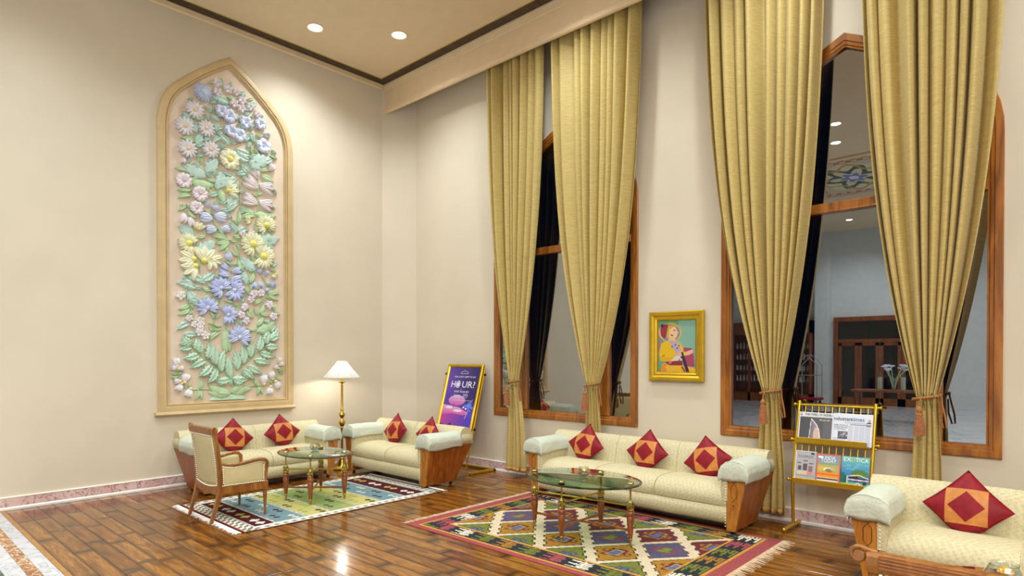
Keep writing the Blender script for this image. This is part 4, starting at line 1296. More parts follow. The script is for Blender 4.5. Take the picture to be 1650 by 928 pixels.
# ================================================================== COFFEE TABLES
def turned_leg(m, o, mi=0):
    return m.lathe([(0.014, 0.055), (0.018, 0.07), (0.022, 0.10), (0.030, 0.19), (0.032, 0.235), (0.027, 0.245), (0.033, 0.252), (0.036, 0.268), (0.033, 0.285), (0.026, 0.292), (0.031, 0.298)], 14, o, mi)
def coffee_table(label, loc, a, b, legs, rz=0.0, zrug=0.008):
    root = thing('coffee_table', label, 'table', (loc[0], loc[1], zrug), rz)
    Z = 0.53 - zrug
    n = 64
    g = MB()
    rings = []
    for k, z in ((0.985, Z - 0.015), (1.0, Z - 0.012), (1.0, Z - 0.007), (0.960, Z)):
        rings.append([(a * k * math.cos(2 * PI * i / n), b * k * math.sin(2 * PI * i / n), z) for i in range(n)])
    g.loops(rings, 1)
    g.add(rings[0], [tuple(range(n - 1, -1, -1))], 0)
    g.add(rings[-1], [tuple(range(n))], 0)
    g.build('glass_top', [M['tableglass'], M['glassedge']], root, smooth=30)
    for x, y in legs:
        L = turned_leg(MB(), (x, y, 0)).build('leg', M['legwood'], root)
        MB().lathe([(0.010, 0.0), (0.013, 0.004), (0.010, 0.035), (0.016, 0.04), (0.017, 0.055), (0.014, 0.06)], 12, (x, y, 0)).build('brass_ferrule', M['brass_old'], L)
        c = MB()
        c.lathe([(0.026, 0.296), (0.030, 0.302), (0.024, 0.310)], 12, (x, y, 0))
        c.box(x - 0.026, x + 0.026, y - 0.026, y + 0.026, 0.308, 0.358, 0, 0.006)
        c.lathe([(0.024, 0.356), (0.028, 0.364), (0.018, 0.374), (0.009, 0.384)], 12, (x, y, 0))
        for q in range(4):
            an = q * PI / 2
            c.ball((x + 0.027 * math.cos(an), y + 0.027 * math.sin(an), 0.333), 0.011, 8)
        c.build('brass_collar', M['brass_old'], L)
        MB().lathe([(0.0075, 0.38), (0.0075, 0.478), (0.012, 0.484), (0.030, 0.505), (0.032, Z - 0.0155)], 12, (x, y, 0)).build('brass_rod', M['brass_old'], L)
        MB().lathe([(0.029, Z + 0.0005), (0.031, Z + 0.006), (0.024, Z + 0.014), (0.004, Z + 0.018)], 14, (x, y, 0)).build('brass_cap', M['brass_old'], L)
    for i, j in ((0, 3), (1, 2)):
        p, q = Vector((*legs[i], 0)), Vector((*legs[j], 0))
        dd = (q - p).normalized()
        z = Vector((0, 0, 0.336 + (0.006 if i else 0)))
        MB().tube([p + dd * 0.03 + z, q - dd * 0.03 + z], 0.0075, 10).build('brass_stretcher', M['brass'], root)
        z = Vector((0, 0, 0.130 + (0.008 if i else 0)))
        MB().tube([p + dd * 0.020 + z, q - dd * 0.020 + z], 0.0105, 10).build('wooden_stretcher', M['legwood'], root)
    return root
coffee_table('oval green glass coffee table on turned legs before the three-seat sofa', (4.965, -1.80), 0.56, 0.42,
             [(-0.505, -0.06), (0.0, -0.295), (0.0, 0.295), (0.475, 0.04)])
coffee_table('oval glass coffee table standing on the blue and yellow rug', (1.865, -2.66), 0.50, 0.36,
             [(-0.18, -0.245), (0.275, -0.20), (-0.285, 0.25), (0.28, 0.215)])
coffee_table('glass coffee table at the lower right corner behind the carved crest rail', (8.15, -2.68), 0.56, 0.42,
             [(-0.505, -0.06), (0.0, -0.295), (0.0, 0.295), (0.475, 0.04)], zrug=0.0)

def bowl(label, loc, seed, cols, k=0.84):
    rs = random.Random(seed)
    root = thing('flower_bowl', label, 'bowl', loc, 0, None)
    root.scale = (k, k, k)
    g = MB()
    g.lathe([(0.036, 0.001), (0.052, 0.010), (0.068, 0.035), (0.070, 0.055), (0.060, 0.082), (0.052, 0.096), (0.055, 0.102), (0.051, 0.100), (0.048, 0.094), (0.056, 0.080), (0.066, 0.055), (0.064, 0.036), (0.048, 0.013), (0.0005, 0.007)], 24)
    g.build('glass', M['clearglass'], root, smooth=50)
    wt = MB().lathe([(0.030, 0.012), (0.046, 0.016), (0.060, 0.036), (0.060, 0.044), (0.001, 0.044)], 20)
    wt.build('water', M['clearglass'], root, smooth=40)
    fm = MB()
    for k in range(5):
        an, rr = rs.uniform(0, 6.3), rs.uniform(0.015, 0.036)
        fm.ball((rr * math.cos(an), rr * math.sin(an), 0.046), 0.012, 7, 0, (1, 1, 0.6))
    fm.build('petal', M['tassel'], root, smooth=60)
    f = MB()
    for ring, (nr, rr, z) in enumerate(((9, 0.022, 0.066), (7, 0.014, 0.075), (4, 0.006, 0.081))):
        for k in range(nr):
            an = 2 * PI * k / nr + ring
            f.ball((rr * math.cos(an) + 0.006, rr * math.sin(an), z), 0.0105, 7, 0, (1, 1, 0.8))
    f.build('yellow_flower', M[cols], root, smooth=60)
    return root
M['bloom'] = plain('marigold_yellow', (240, 196, 20), 0.6, 0, 0.2, 0.1, 60)
M['bloom2'] = plain('marigold_orange', (244, 168, 24), 0.6, 0, 0.2, 0.1, 60)
bowl('clear glass bowl with a yellow flower on the green glass table', (4.951, -1.756, 0.531), 1, 'bloom')
bowl('clear glass bowl with an orange flower on the table by the corner sofas', (1.787, -2.604, 0.531), 2, 'bloom2')
bowl('clear glass bowl with an orange flower at the lower right corner', (7.976, -2.62, 0.531), 3, 'bloom2', 1.1)

# ================================================================== ARMCHAIRS
def armchair(label, loc, rz, z0=0.008):
    root = thing('armchair', label, 'chair', (loc[0], loc[1], z0), rz)
    W, BW = 0.315, 0.272                    # half widths at front and back
    yf, yb = 0.255, -0.175                  # front legs, back posts at seat height
    # rear posts: sabre leg below, raked back post above
    def post(s):
        path = [(s * (BW - 0.004), -0.262, 0.0), (s * (BW - 0.002), -0.232, 0.10), (s * BW, -0.200, 0.20), (s * BW, yb, 0.30), (s * BW, yb - 0.002, 0.40), (s * BW, yb - 0.018, 0.60), (s * BW, yb - 0.042, 0.78), (s * BW, yb - 0.066, 0.905)]
        m = MB()
        rings = []
        for k, p in enumerate(path):
            hx = 0.019 if k > 2 else (0.014 + 0.002 * k)
            hy = [0.015, 0.018, 0.023, 0.027, 0.024, 0.020, 0.018, 0.017][k]
            rings.append([(p[0] - hx, p[1] - hy, p[2]), (p[0] + hx, p[1] - hy, p[2]), (p[0] + hx, p[1] + hy, p[2]), (p[0] - hx, p[1] + hy, p[2])])
        m.loops(rings, 0, True, True)
        o = m.build('rear_leg', M['chairwood'], root, smooth=0)
        bv = o.modifiers.new('soft', 'BEVEL'); bv.width = 0.005; bv.segments = 2; bv.limit_method = 'ANGLE'
        return o
    for s in (-1, 1): post(s)
    for s in (-1, 1):
        m = MB()
        x = s * (W - 0.02)
        m.lathe([(0.011, 0.0), (0.014, 0.006), (0.011, 0.03), (0.015, 0.045), (0.012, 0.055), (0.017, 0.16), (0.021, 0.215), (0.017, 0.222), (0.023, 0.230), (0.023, 0.245), (0.018, 0.252)], 14, (x, yf, 0))
        m.box(x - 0.024, x + 0.024, yf - 0.024, yf + 0.024, 0.25, 0.345, 0, 0.004)
        m.build('front_leg', M['chairwood'], root, smooth=30)
    # seat rails (trapezoid plan)
    r = MB()
    def rail(p, q, z0_, z1_, th):
        p, q = Vector((*p, 0)), Vector((*q, 0))
        d = (q - p).normalized(); nrm = Vector((-d.y, d.x, 0)) * th
        A = [p - nrm, q - nrm, q + nrm, p + nrm]
        r.add([(*a.xy, z0_) for a in A] + [(*a.xy, z1_) for a in A], [(3, 2, 1, 0), (4, 5, 6, 7), (0, 1, 5, 4), (1, 2, 6, 5), (2, 3, 7, 6), (3, 0, 4, 7)])
    rail((-BW, yb), (BW, yb), 0.262, 0.335, 0.013)
    rail((-W + 0.02, yf), (W - 0.02, yf), 0.268, 0.335, 0.015)
    for s in (-1, 1):
        rail((s * BW, yb), (s * (W - 0.02), yf), 0.264, 0.335, 0.015)
    r.build('seat_rail', M['chairwood'], root, smooth=0)
    s_ = MB()
    k = 12
    rows = []
    for i in range(k + 1):
        t = i / k
        y = yb + 0.015 + (yf - yb - 0.005) * t
        hw = (BW - 0.012) + (W - BW - 0.012) * t
        rows.append([(hw * (-1 + 2 * j / k), y, 0.335 + 0.085 * (max(0.0, 1 - (2 * j / k - 1) ** 4) * max(0.0, 1 - abs(2 * t - 1) ** 5)) ** 0.5) for j in range(k + 1)])
    s_.grid(rows)
    s_.add([rows[0][0], rows[0][-1], rows[-1][-1], rows[-1][0]], [(0, 1, 2, 3)])
    s_.build('seat', M['vinyl'], root, smooth=60)
    # upholstered back, slightly bowed, with a curved lower edge
    def backy(z): return yb - 0.002 - 0.064 * max(0, (z - 0.40) / 0.505) ** 1.3
    for nm, off, sg in (('back_panel', -0.016, -1), ('inner_back', 0.010, 1)):
        m = MB(); rows = []
        for i in range(11):
            t = i / 10
            row = []
            for j in range(11):
                u = -1 + 2 * j / 10
                zl = 0.345 - (0.0 if sg > 0 else 0.028 * (1 - u * u))
                z = zl + (0.838 - zl) * t
                bul = 0.012 * (1 - u ** 4) * (1 - (2 * t - 1) ** 4) * sg
                row.append((u * (BW - 0.020), backy(z) + off + bul, z))
            rows.append(row)
        m.grid(rows)
        o = m.build(nm, M['vinyl'], root, smooth=60)
        sd = o.modifiers.new('thick', 'SOLIDIFY'); sd.thickness = 0.010
        nl = MB()
        if sg < 0:
            for i in range(24):
                z = 0.352 + (0.832 - 0.352) * i / 23
                for q in (-1, 1):
                    nl.ball((q * (BW - 0.024), backy(z) + off - 0.004, z), 0.0075, 6)
            for j in range(1, 25):
                u = -1 + 2 * j / 25
                for z in (0.832, 0.345 - 0.028 * (1 - u * u) + 0.008):
                    nl.ball((u * (BW - 0.024), backy(z) + off - 0.003 - 0.003 * (1 - u * u), z), 0.0075, 6)
            nl.build('nail_trim', M['nail'], o, smooth=60, kind='stuff')
    # lower back rail, bowed under the panel
    m = MB(); rows = []
    for j in range(13):
        u = -1 + 2 * j / 12
        x = u * (BW - 0.015)
        zl = 0.262 - 0.010 * (1 - u * u)
        zh = 0.345 - 0.030 * (1 - u * u)
        rows.append([(x, yb - 0.026, zl), (x, yb - 0.026, zh), (x, yb + 0.01, zh), (x, yb + 0.01, zl)])
    m.loops(rows, 0, True, True)
    m.build('back_rail', M['chairwood'], root, smooth=40)
    # crest: fluted board with a rolled top ending in scrolls
    zc0, zc1 = 0.838, 0.908
    ycr = backy(0.87)
    m = MB()
    m.prism([(-0.020, zc0), (-0.026, zc0 + 0.03), (-0.028, zc1 - 0.012), (-0.020, zc1), (0.012, zc1), (0.020, zc1 - 0.014), (0.014, zc0)],
            lambda u, v, a: (a, ycr + u, v), -BW - 0.018, BW + 0.018)
    cr = m.build('crest_rail', M['chairwood'], root, smooth=30)
    fl = MB()
    for q in range(4):
        z = zc1 - 0.012 - q * 0.012
        fl.box(-BW + 0.02, BW - 0.02, ycr - 0.0310 + (0.002 if q > 1 else 0), ycr - 0.026, z - 0.0032, z + 0.0032, 0, 0.001)
    fl.build('flute', M['chairwood'], cr, smooth=0)
    gr = MB()  # darker wood strips paint the shade between the flutes
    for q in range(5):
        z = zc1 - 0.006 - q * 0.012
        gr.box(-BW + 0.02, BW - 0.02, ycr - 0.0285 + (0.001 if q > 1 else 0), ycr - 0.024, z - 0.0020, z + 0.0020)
    gr.build('flute_shade', M['sofawood'], cr, smooth=0)
    for s in (-1, 1):
        sc = MB(); path = []; rad = []
        cx, cz = s * (BW + 0.048), zc1 - 0.020
        for k in range(30):
            t = k / 29
            a = PI / 2 + 0.25 - t * 2 * PI * 1.45
            rr = 0.030 * (1 - 0.80 * t)
            path.append((cx - s * rr * math.cos(a) * -1 * (1), ycr, cz + rr * math.sin(a)))
            rad.append(0.0085 * (1 - 0.45 * t))
        path = [(s * (BW - 0.01), ycr, zc1 - 0.004), (s * (BW + 0.02), ycr, zc1 + 0.002)] + [(cx + (p[0] - cx) * (1 if s > 0 else 1), p[1], p[2]) for p in path]
        rad = [0.011, 0.010] + rad
        sc.tube(path, rad, 8)
        sc.prism([(cx + 0.018 * math.cos(2 * PI * k / 14), cz + 0.018 * math.sin(2 * PI * k / 14)) for k in range(14)], lambda u, v, a: (u, a, v), ycr - 0.006, ycr + 0.010)
        sc.build('scroll', M['chairwood'], cr, smooth=50)
    # arms with upholstered sides
    for s in (-1, 1):
        path = [(s * BW, yb - 0.01, 0.565), (s * (BW + 0.006), yb + 0.05, 0.545), (s * (BW + 0.014), yb + 0.13, 0.535), (s * (BW + 0.022), yb + 0.22, 0.545), (s * (BW + 0.03), yb + 0.31, 0.562),
                (s * (BW + 0.034), yb + 0.375, 0.568), (s * (W - 0.004), yb + 0.425, 0.556), (s * (W - 0.010), yb + 0.448, 0.528), (s * (W - 0.016), yb + 0.448, 0.48), (s * (W - 0.020), yb + 0.438, 0.40), (s * (W - 0.020), yf, 0.335)]
        m = MB().tube(path, [0.016, 0.017, 0.018, 0.019, 0.020, 0.021, 0.021, 0.019, 0.017, 0.016, 0.019], 10)
        arm = m.build('arm', M['chairwood'], root, smooth=60)
        m = MB(); rows = []
        for i in range(13):
            t = i / 12
            y = yb + 0.012 + (0.405) * t
            # top follows the arm
            zt = np.interp(y, [p[1] for p in path[:8]], [p[2] for p in path[:8]]) - 0.016
            x = s * (BW + (W - BW - 0.02) * t)
            row = []
            for j in range(7):
                q = j / 6
                z = 0.34 + (zt - 0.34) * q
                row.append((x + s * 0.010 * math.sin(PI * q) * math.sin(PI * t), y, z))
            rows.append(row)
        m.grid(rows)
        o = m.build('arm_panel', M['vinyl'], root, smooth=60)
        sd = o.modifiers.new('thick', 'SOLIDIFY'); sd.thickness = 0.028; sd.offset = 0
        nl = MB()
        for i in range(22):
            t = i / 21
            k = min(12, int(round(t * 12)))
            y = yb + 0.016 + 0.397 * t
            zt = float(np.interp(y, [p[1] for p in path[:8]], [p[2] for p in path[:8]])) - 0.022
            x = s * (BW + (W - BW - 0.02) * t + 0.017)
            nl.ball((x, y, zt), 0.0075, 6); nl.ball((x, y, 0.346), 0.0075, 6)
        for i in range(1, 9):
            for t, ym in ((0.0, yb + 0.022), (1.0, yb + 0.410)):
                zt = 0.52
                nl.ball((s * (BW + (W - BW - 0.02) * t + 0.017), ym, 0.352 + (zt - 0.352) * i / 9), 0.0075, 6)
        nl.build('nail_trim', M['nail'], o, smooth=60, kind='stuff')
    return root
armchair('wooden armchair with cream upholstery and brass nails at the edge of the banded rug', (1.868, -3.63), 0.0)
armchair('wooden armchair at the lower right corner, only its carved crest rail in sight', (7.966, -3.548), 0.0, z0=0.0)

# ================================================================== FLOOR LAMP
def floor_lamp():
    root = thing('floor_lamp', 'brass floor lamp with a white pleated shade between the two corner sofas', 'lamp', (0.453, -1.42, 0))
    MB().lathe([(0.145, 0.0), (0.150, 0.012), (0.140, 0.024), (0.105, 0.034), (0.085, 0.060), (0.060, 0.110), (0.040, 0.145), (0.044, 0.155), (0.028, 0.165), (0.020, 0.185)], 32).build('base', M['brass'], root, smooth=40)
    pl = MB()
    pl.lathe([(0.0165, 0.18), (0.0165, 0.585), (0.022, 0.592), (0.017, 0.605), (0.030, 0.620), (0.045, 0.655), (0.047, 0.672), (0.034, 0.690), (0.018, 0.712), (0.016, 0.725), (0.032, 0.748),
              (0.044, 0.775), (0.038, 0.795), (0.020, 0.815), (0.017, 0.84), (0.021, 0.85), (0.0165, 0.86), (0.0165, 1.195), (0.020, 1.205), (0.014, 1.215), (0.020, 1.225), (0.052, 1.243), (0.054, 1.250), (0.018, 1.254), (0.014, 1.30), (0.014, 1.38)], 20)
    pl.build('pole', M['brass'], root, smooth=40)
    n = 64
    rings = []
    for t in [i / 10 for i in range(11)]:
        z = 1.308 + 0.240 * t
        r = 0.068 + (0.265 - 0.068) * (1 - t) ** 1.18
        ring = []
        for k in range(n):
            a = 2 * PI * k / n
            seg = abs(math.cos(4 * a))
            rr = r * (1 - 0.035 * (1 - seg))
            ring.append((rr * math.cos(a), rr * math.sin(a), z))
        rings.append(ring)
    sh = MB().grid(rings, 0, wrap_v=True).build('shade', M['shade'], root, smooth=30)
    for k in range(8):
        a = 2 * PI * (k + 0.5) / 8 - PI / 8
        MB().tube([(1.004 * r_[int(k * n / 8)][0], 1.004 * r_[int(k * n / 8)][1], r_[0][2]) for r_ in rings], 0.003, 5).build('rib', M['shade'], sh)
    MB().tube(rings[0], 0.0035, 5, closed=True).tube(rings[-1], 0.003, 5, closed=True).build('rim', M['cloth'], sh)
    bm_ = MB().ball((0, 0, 1.43), 0.030, 12, 0, (1, 1, 1.2))
    bm_.build('bulb', M['bulb'], root, smooth=60)
    MB().tube([(-0.068, 0, 1.54), (0, 0, 1.52), (0.068, 0, 1.54)], 0.002, 5).tube([(0, 0, 1.36), (0, 0, 1.52)], 0.004, 6).build('shade_holder', M['brass'], root)
    l = bpy.data.lights.new('lamp_light', 'POINT')
    l.energy = 12; l.color = (1, 0.92, 0.80); l.shadow_soft_size = 0.035
    o = bpy.data.objects.new('lamp_light', l); o.location = (0, 0, 1.375); link(o, root)
floor_lamp()

# ================================================================== RUGS
def rug_fringe(root, name, x0, x1, y, length, along, sgn, mat, step=0.012, seed=1):
    """knotted ends; along 'x': fringe hangs in y, along 'y': fringe hangs in x"""
    rs = random.Random(seed)
    m = MB()
    t = x0
    while t < x1:
        j, k = rs.uniform(-0.018, 0.018), rs.uniform(0.6, 1.0)
        P = [(t, 0, 0.006), (t + j * 0.4, length * 0.45 * k, 0.007 + rs.uniform(0, 0.004)), (t + j, length * k, 0.003)]
        if along == 'x': path = [(p[0], y + sgn * p[1], p[2]) for p in P]
        else: path = [(y + sgn * p[1], p[0], p[2]) for p in P]
        m.tube(path, [0.0042, 0.0036, 0.0018], 4, caps=False)
        t += step * rs.uniform(0.8, 1.3)
    return m.build(name, mat, root, smooth=60, kind='stuff')

def rug_diamond():
    W, H = 2.85, 1.90
    x0, y0 = 3.49, -2.625
    root = thing('kilim_rug', 'kilim rug with cream lattice of diamonds and a dark border, before the three-seat sofa', 'rug', (x0, y0, 0))
    nx, ny = 300, 200
    X, Y = np.meshgrid((np.arange(nx) + .5) / nx * W, (np.arange(ny) + .5) / ny * H)
    pink, ochre, char = (168, 84, 84), (206, 150, 70), (52, 54, 58)
    cream, green, blue, dred, och2 = (226, 208, 176), (122, 128, 54), (90, 92, 120), (110, 54, 60), (176, 128, 52)
    img = np.zeros((ny, nx, 3)); img[:] = pink
    bx, by = 0.115, 0.06
    def inside(a, b): return (X > a) & (X < W - a) & (Y > b) & (Y < H - b)
    img[inside(bx, by)] = ochre
    img[inside(bx + 0.025, by + 0.025)] = char
    bw = 0.205
    # comb motifs marching round the border
    seq = [green, (176, 84, 92), (236, 226, 206), green, och2]
    rs = np.random.RandomState(4)
    def motifs(S, T, length, mask, off):
        step = 0.262
        k = np.floor((S + off) / step).astype(int)
        s = (S + off) / step - k
        t = T / bw
        tooth = np.abs(((t * 6) % 1) - 0.5)
        row = np.floor(t * 6).astype(int)
        ext = np.where(row % 2 == 0, 0.36, 0.22)
        sh = (s - 0.5) + 0.10 * np.where(row % 2 == 0, 1, -1) + 0.5 * (t - 0.5) * 0.25
        on = (np.abs(sh) < ext) & (tooth < 0.34) | ((np.abs(sh + 0.12) < 0.035) | (np.abs(sh - 0.12) < 0.035)) & (np.abs(t - .5) < 0.42)
        on &= (t > 0.08) & (t < 0.92) & mask
        for c in range(5):
            img[on & (k % 5 == c)] = seq[c]
    ix, iy = bx + 0.025, by + 0.025
    side = inside(ix, iy)
    left = side & (X < ix + bw); right = side & (X > W - ix - bw)
    bot = side & (Y < iy + bw); top = side & (Y > H - iy - bw)
    motifs(Y, X - ix, H, left, 0.08); motifs(Y, W - ix - X, H, right, 0.2)
    motifs(X, Y - iy, W, bot & ~left & ~right, 0.02); motifs(X, H - iy - Y, W, top & ~left & ~right, 0.15)
    fx, fy = ix + bw, iy + bw
    img[inside(fx - 0.02, fy - 0.02)] = ochre
    fld = inside(fx, fy)
    img[fld] = cream
    cx0, cy0 = W / 2, H / 2
    A, B = (W - 2 * fx) / 8, (H - 2 * fy) / 4
    a = (X - fx) / A; b = (Y - fy) / B           # half-diamond units
    # stepped edges
    U = (a + b) / 2; V = (a - b) / 2
    q = np.floor(U); r = np.floor(V)
    u, v = U - q - 0.5, V - r - 0.5               # cell coordinates -.5...5
    u = u + 0.024 * np.sign(np.sin(v * 19 + 1.0))           # stepped cream bands one way, straight ones the other
    cell = fld & (np.abs(u) < 0.395) & (np.abs(v) < 0.440)
    code = ((q * 3 + r * 5) % 4).astype(int)
    pal = [green, dred, blue, och2]
    sec = [blue, och2, (150, 72, 84), dred]
    ter = [(44, 40, 44), (88, 100, 140), green, (150, 150, 150)]
    ca = (u + v); cb = (u - v)                    # axis aligned inside a diamond
    for c in range(4):
        mk = cell & (code == c)
        img[mk] = pal[c]
        img[mk & ((np.abs(u) > 0.368) | (np.abs(v) > 0.415))] = (48, 40, 40) if c in (3, 0) else (120, 60, 60)
        rr = np.maximum(np.abs(ca) * 1.1, np.abs(cb) * 1.0)
        ring = (np.abs(rr - 0.27) < 0.035)
        hook = (np.abs(np.hypot(np.abs(ca) - 0.36, cb) - 0.09) < 0.025)
        img[mk & (ring | hook)] = sec[c]
        img[mk & (rr < 0.19)] = ter[c]
        img[mk & (rr < 0.15)] = (96, 110, 150) if c != 2 else (130, 140, 60)
    img *= (0.93 + 0.14 * np.random.RandomState(2).rand(ny, nx, 1))
    img *= (0.95 + 0.08 * np.sin(Y * 2 * PI * 18)[..., None] * 0.5)
    painted_sheet('weave', W, H, nx, ny, img.clip(0, 255), root, M['woven'], 0.008)
    fm = plain('rug_fringe_wool', (196, 170, 140), 0.9, 0, 0.1, 0.1, 40)
    rug_fringe(root, 'fringe', 0.01, H - 0.01, 0.0, 0.085, 'y', -1, fm, seed=3)
    rug_fringe(root, 'fringe', 0.01, H - 0.01, W, 0.12, 'y', 1, fm, seed=4)
rug_diamond()

def rug_banded():
    W, H = 1.54, 2.40
    x0, y0 = 1.12, -3.83
    root = thing('kilim_rug', 'flat woven rug in maroon, blue, yellow and green bands with a white zigzag edge', 'rug', (x0, y0, 0))
    nx, ny = 240, 376
    X, Y = np.meshgrid((np.arange(nx) + .5) / nx * W, (np.arange(ny) + .5) / ny * H)
    maroon, white, grey = (78, 30, 36), (236, 230, 216), (120, 112, 92)
    blue, yellow, green, dk = (118, 146, 152), (200, 190, 120), (156, 168, 106), (52, 38, 36)
    gold = (196, 174, 96)
    img = np.zeros((ny, nx, 3)); img[:] = white
    e = 0.035
    # zigzag border
    def zig(S, T, wd, mask):
        k = ((S / 0.090) + 0.9 * T / wd + 0.5 * (np.floor(T / wd * 2) % 2)) % 1
        img[mask & (k < 0.46)] = grey
        img[mask & (k < 0.10)] = dk
    bw = 0.125
    side = (X < bw) | (X > W - bw)
    end = ((Y < e + 0.13) | (Y > H - e - 0.13)) & (Y > e)
    zig(Y, np.minimum(X, W - X), bw, side & (np.minimum(X, W - X) < 0.08) & (np.minimum(X, W - X) > 0.018))
    zig(X, Y - e, 0.12, end & (np.abs(Y - e - 0.065) < 0.055)); zig(X, H - e - Y, 0.12, end & (np.abs(H - e - Y - 0.065) < 0.055))
    img[(Y < e)] = maroon; img[(Y < 0.046) & (Y > e)] = (206, 130, 110)
    img[Y > H - e] = maroon
    bands = [(0.165, 0.385, maroon), (0.385, 0.705, blue), (0.705, 0.985, yellow), (0.985, 1.305, green), (1.305, 1.60, yellow), (1.60, 1.93, blue), (1.93, 2.235, maroon)]
    inn = (X > 0.11) & (X < W - 0.11)
    def motif(cx, cy, col, s=1.0):
        u = (X - cx) / s; v = (Y - cy) / s
        for du in (-0.062, 0.062):
            a = np.abs(u - du) / 0.058 + np.abs(v) / 0.055
            img[(a < 1) & inn] = col
        return
    def motif_hole(cx, cy, col, s=1.0):
        u = (X - cx) / s; v = (Y - cy) / s
        for du in (-0.062, 0.062):
            for dv in (-0.016, 0.016):
                for d2 in (-0.02, 0.02):
                    img[(np.abs(u - du - d2) < 0.007) & (np.abs(v - dv) < 0.006) & inn] = col
    for bi, (ya, yb_, c) in enumerate(bands):
        mk = inn & (Y > ya) & (Y < yb_)
        img[mk] = np.array(c)
        ym = (ya + yb_) / 2
        xs = np.linspace(0.28, W - 0.28, 4)
        for k, cx in enumerate(xs):
            if c == maroon:
                col = white if k % 2 else gold
                motif(cx, ym, col, 1.0); motif_hole(cx, ym, c, 1.0)
            else:
                for q, dy in enumerate((-0.065, 0.07)):
                    dark = (k + q + bi) % 2 == 0
                    col = dk if dark else ((214, 216, 200) if c == blue else (190, 180, 80) if c == green else (176, 186, 84))
                    cxx = cx + (0.06 if q else -0.06)
                    motif(cxx, ym + dy, col, 0.72)
                    motif_hole(cxx, ym + dy, c if dark else dk, 0.8)
        for yy in (ya, yb_):
            ln = inn & (np.abs(Y - yy) < 0.013)
            img[ln] = white
            img[ln & (((X / 0.034) % 1) < 0.5) & (np.abs(Y - yy) < 0.009)] = dk
    frame_ = ((np.abs(X - 0.11) < 0.012) | (np.abs(X - W + 0.11) < 0.012)) & (Y > 0.16) & (Y < H - 0.16)
    img[frame_] = white
    img *= (0.92 + 0.15 * np.random.RandomState(3).rand(ny, nx, 1))
    painted_sheet('weave', W, H, nx, ny, img.clip(0, 255), root, M['woven'], 0.008)
    fm = plain('white_fringe_wool', (236, 232, 226), 0.9, 0, 0.1, 0.05, 40)
    rug_fringe(root, 'fringe', 0.0, W, 0.0, 0.075, 'x', -1, fm, 0.008, 5)
    rug_fringe(root, 'fringe', 0.0, W, H, 0.075, 'x', 1, fm, 0.008, 6)
rug_banded()

# ================================================================== raster helpers
def canvas(nx, ny, rgb):
    img = np.zeros((ny, nx, 3)); img[:] = rgb
    x, y = np.meshgrid((np.arange(nx) + .5) / nx, (np.arange(ny) + .5) / ny)
    return img, x, y
def ell(x, y, cx, cy, rx, ry):
    return ((x - cx) / rx) ** 2 + ((y - cy) / ry) ** 2 < 1
def pol(x, y, P):
    ins = np.zeros(x.shape, bool)
    n = len(P)
    for i in range(n):
        (x1, y1), (x2, y2) = P[i], P[(i + 1) % n]
        c = ((y1 > y) != (y2 > y)) & (x < (x2 - x1) * (y - y1) / ((y2 - y1) if y2 != y1 else 1e-9) + x1)
        ins ^= c
    return ins
def grad(img, mask, y, c0, c1, y0=0.0, y1=1.0):
    t = ((y - y0) / (y1 - y0)).clip(0, 1)[..., None]
    g = np.array(c0) * (1 - t) + np.array(c1) * t
    img[mask] = g[mask]

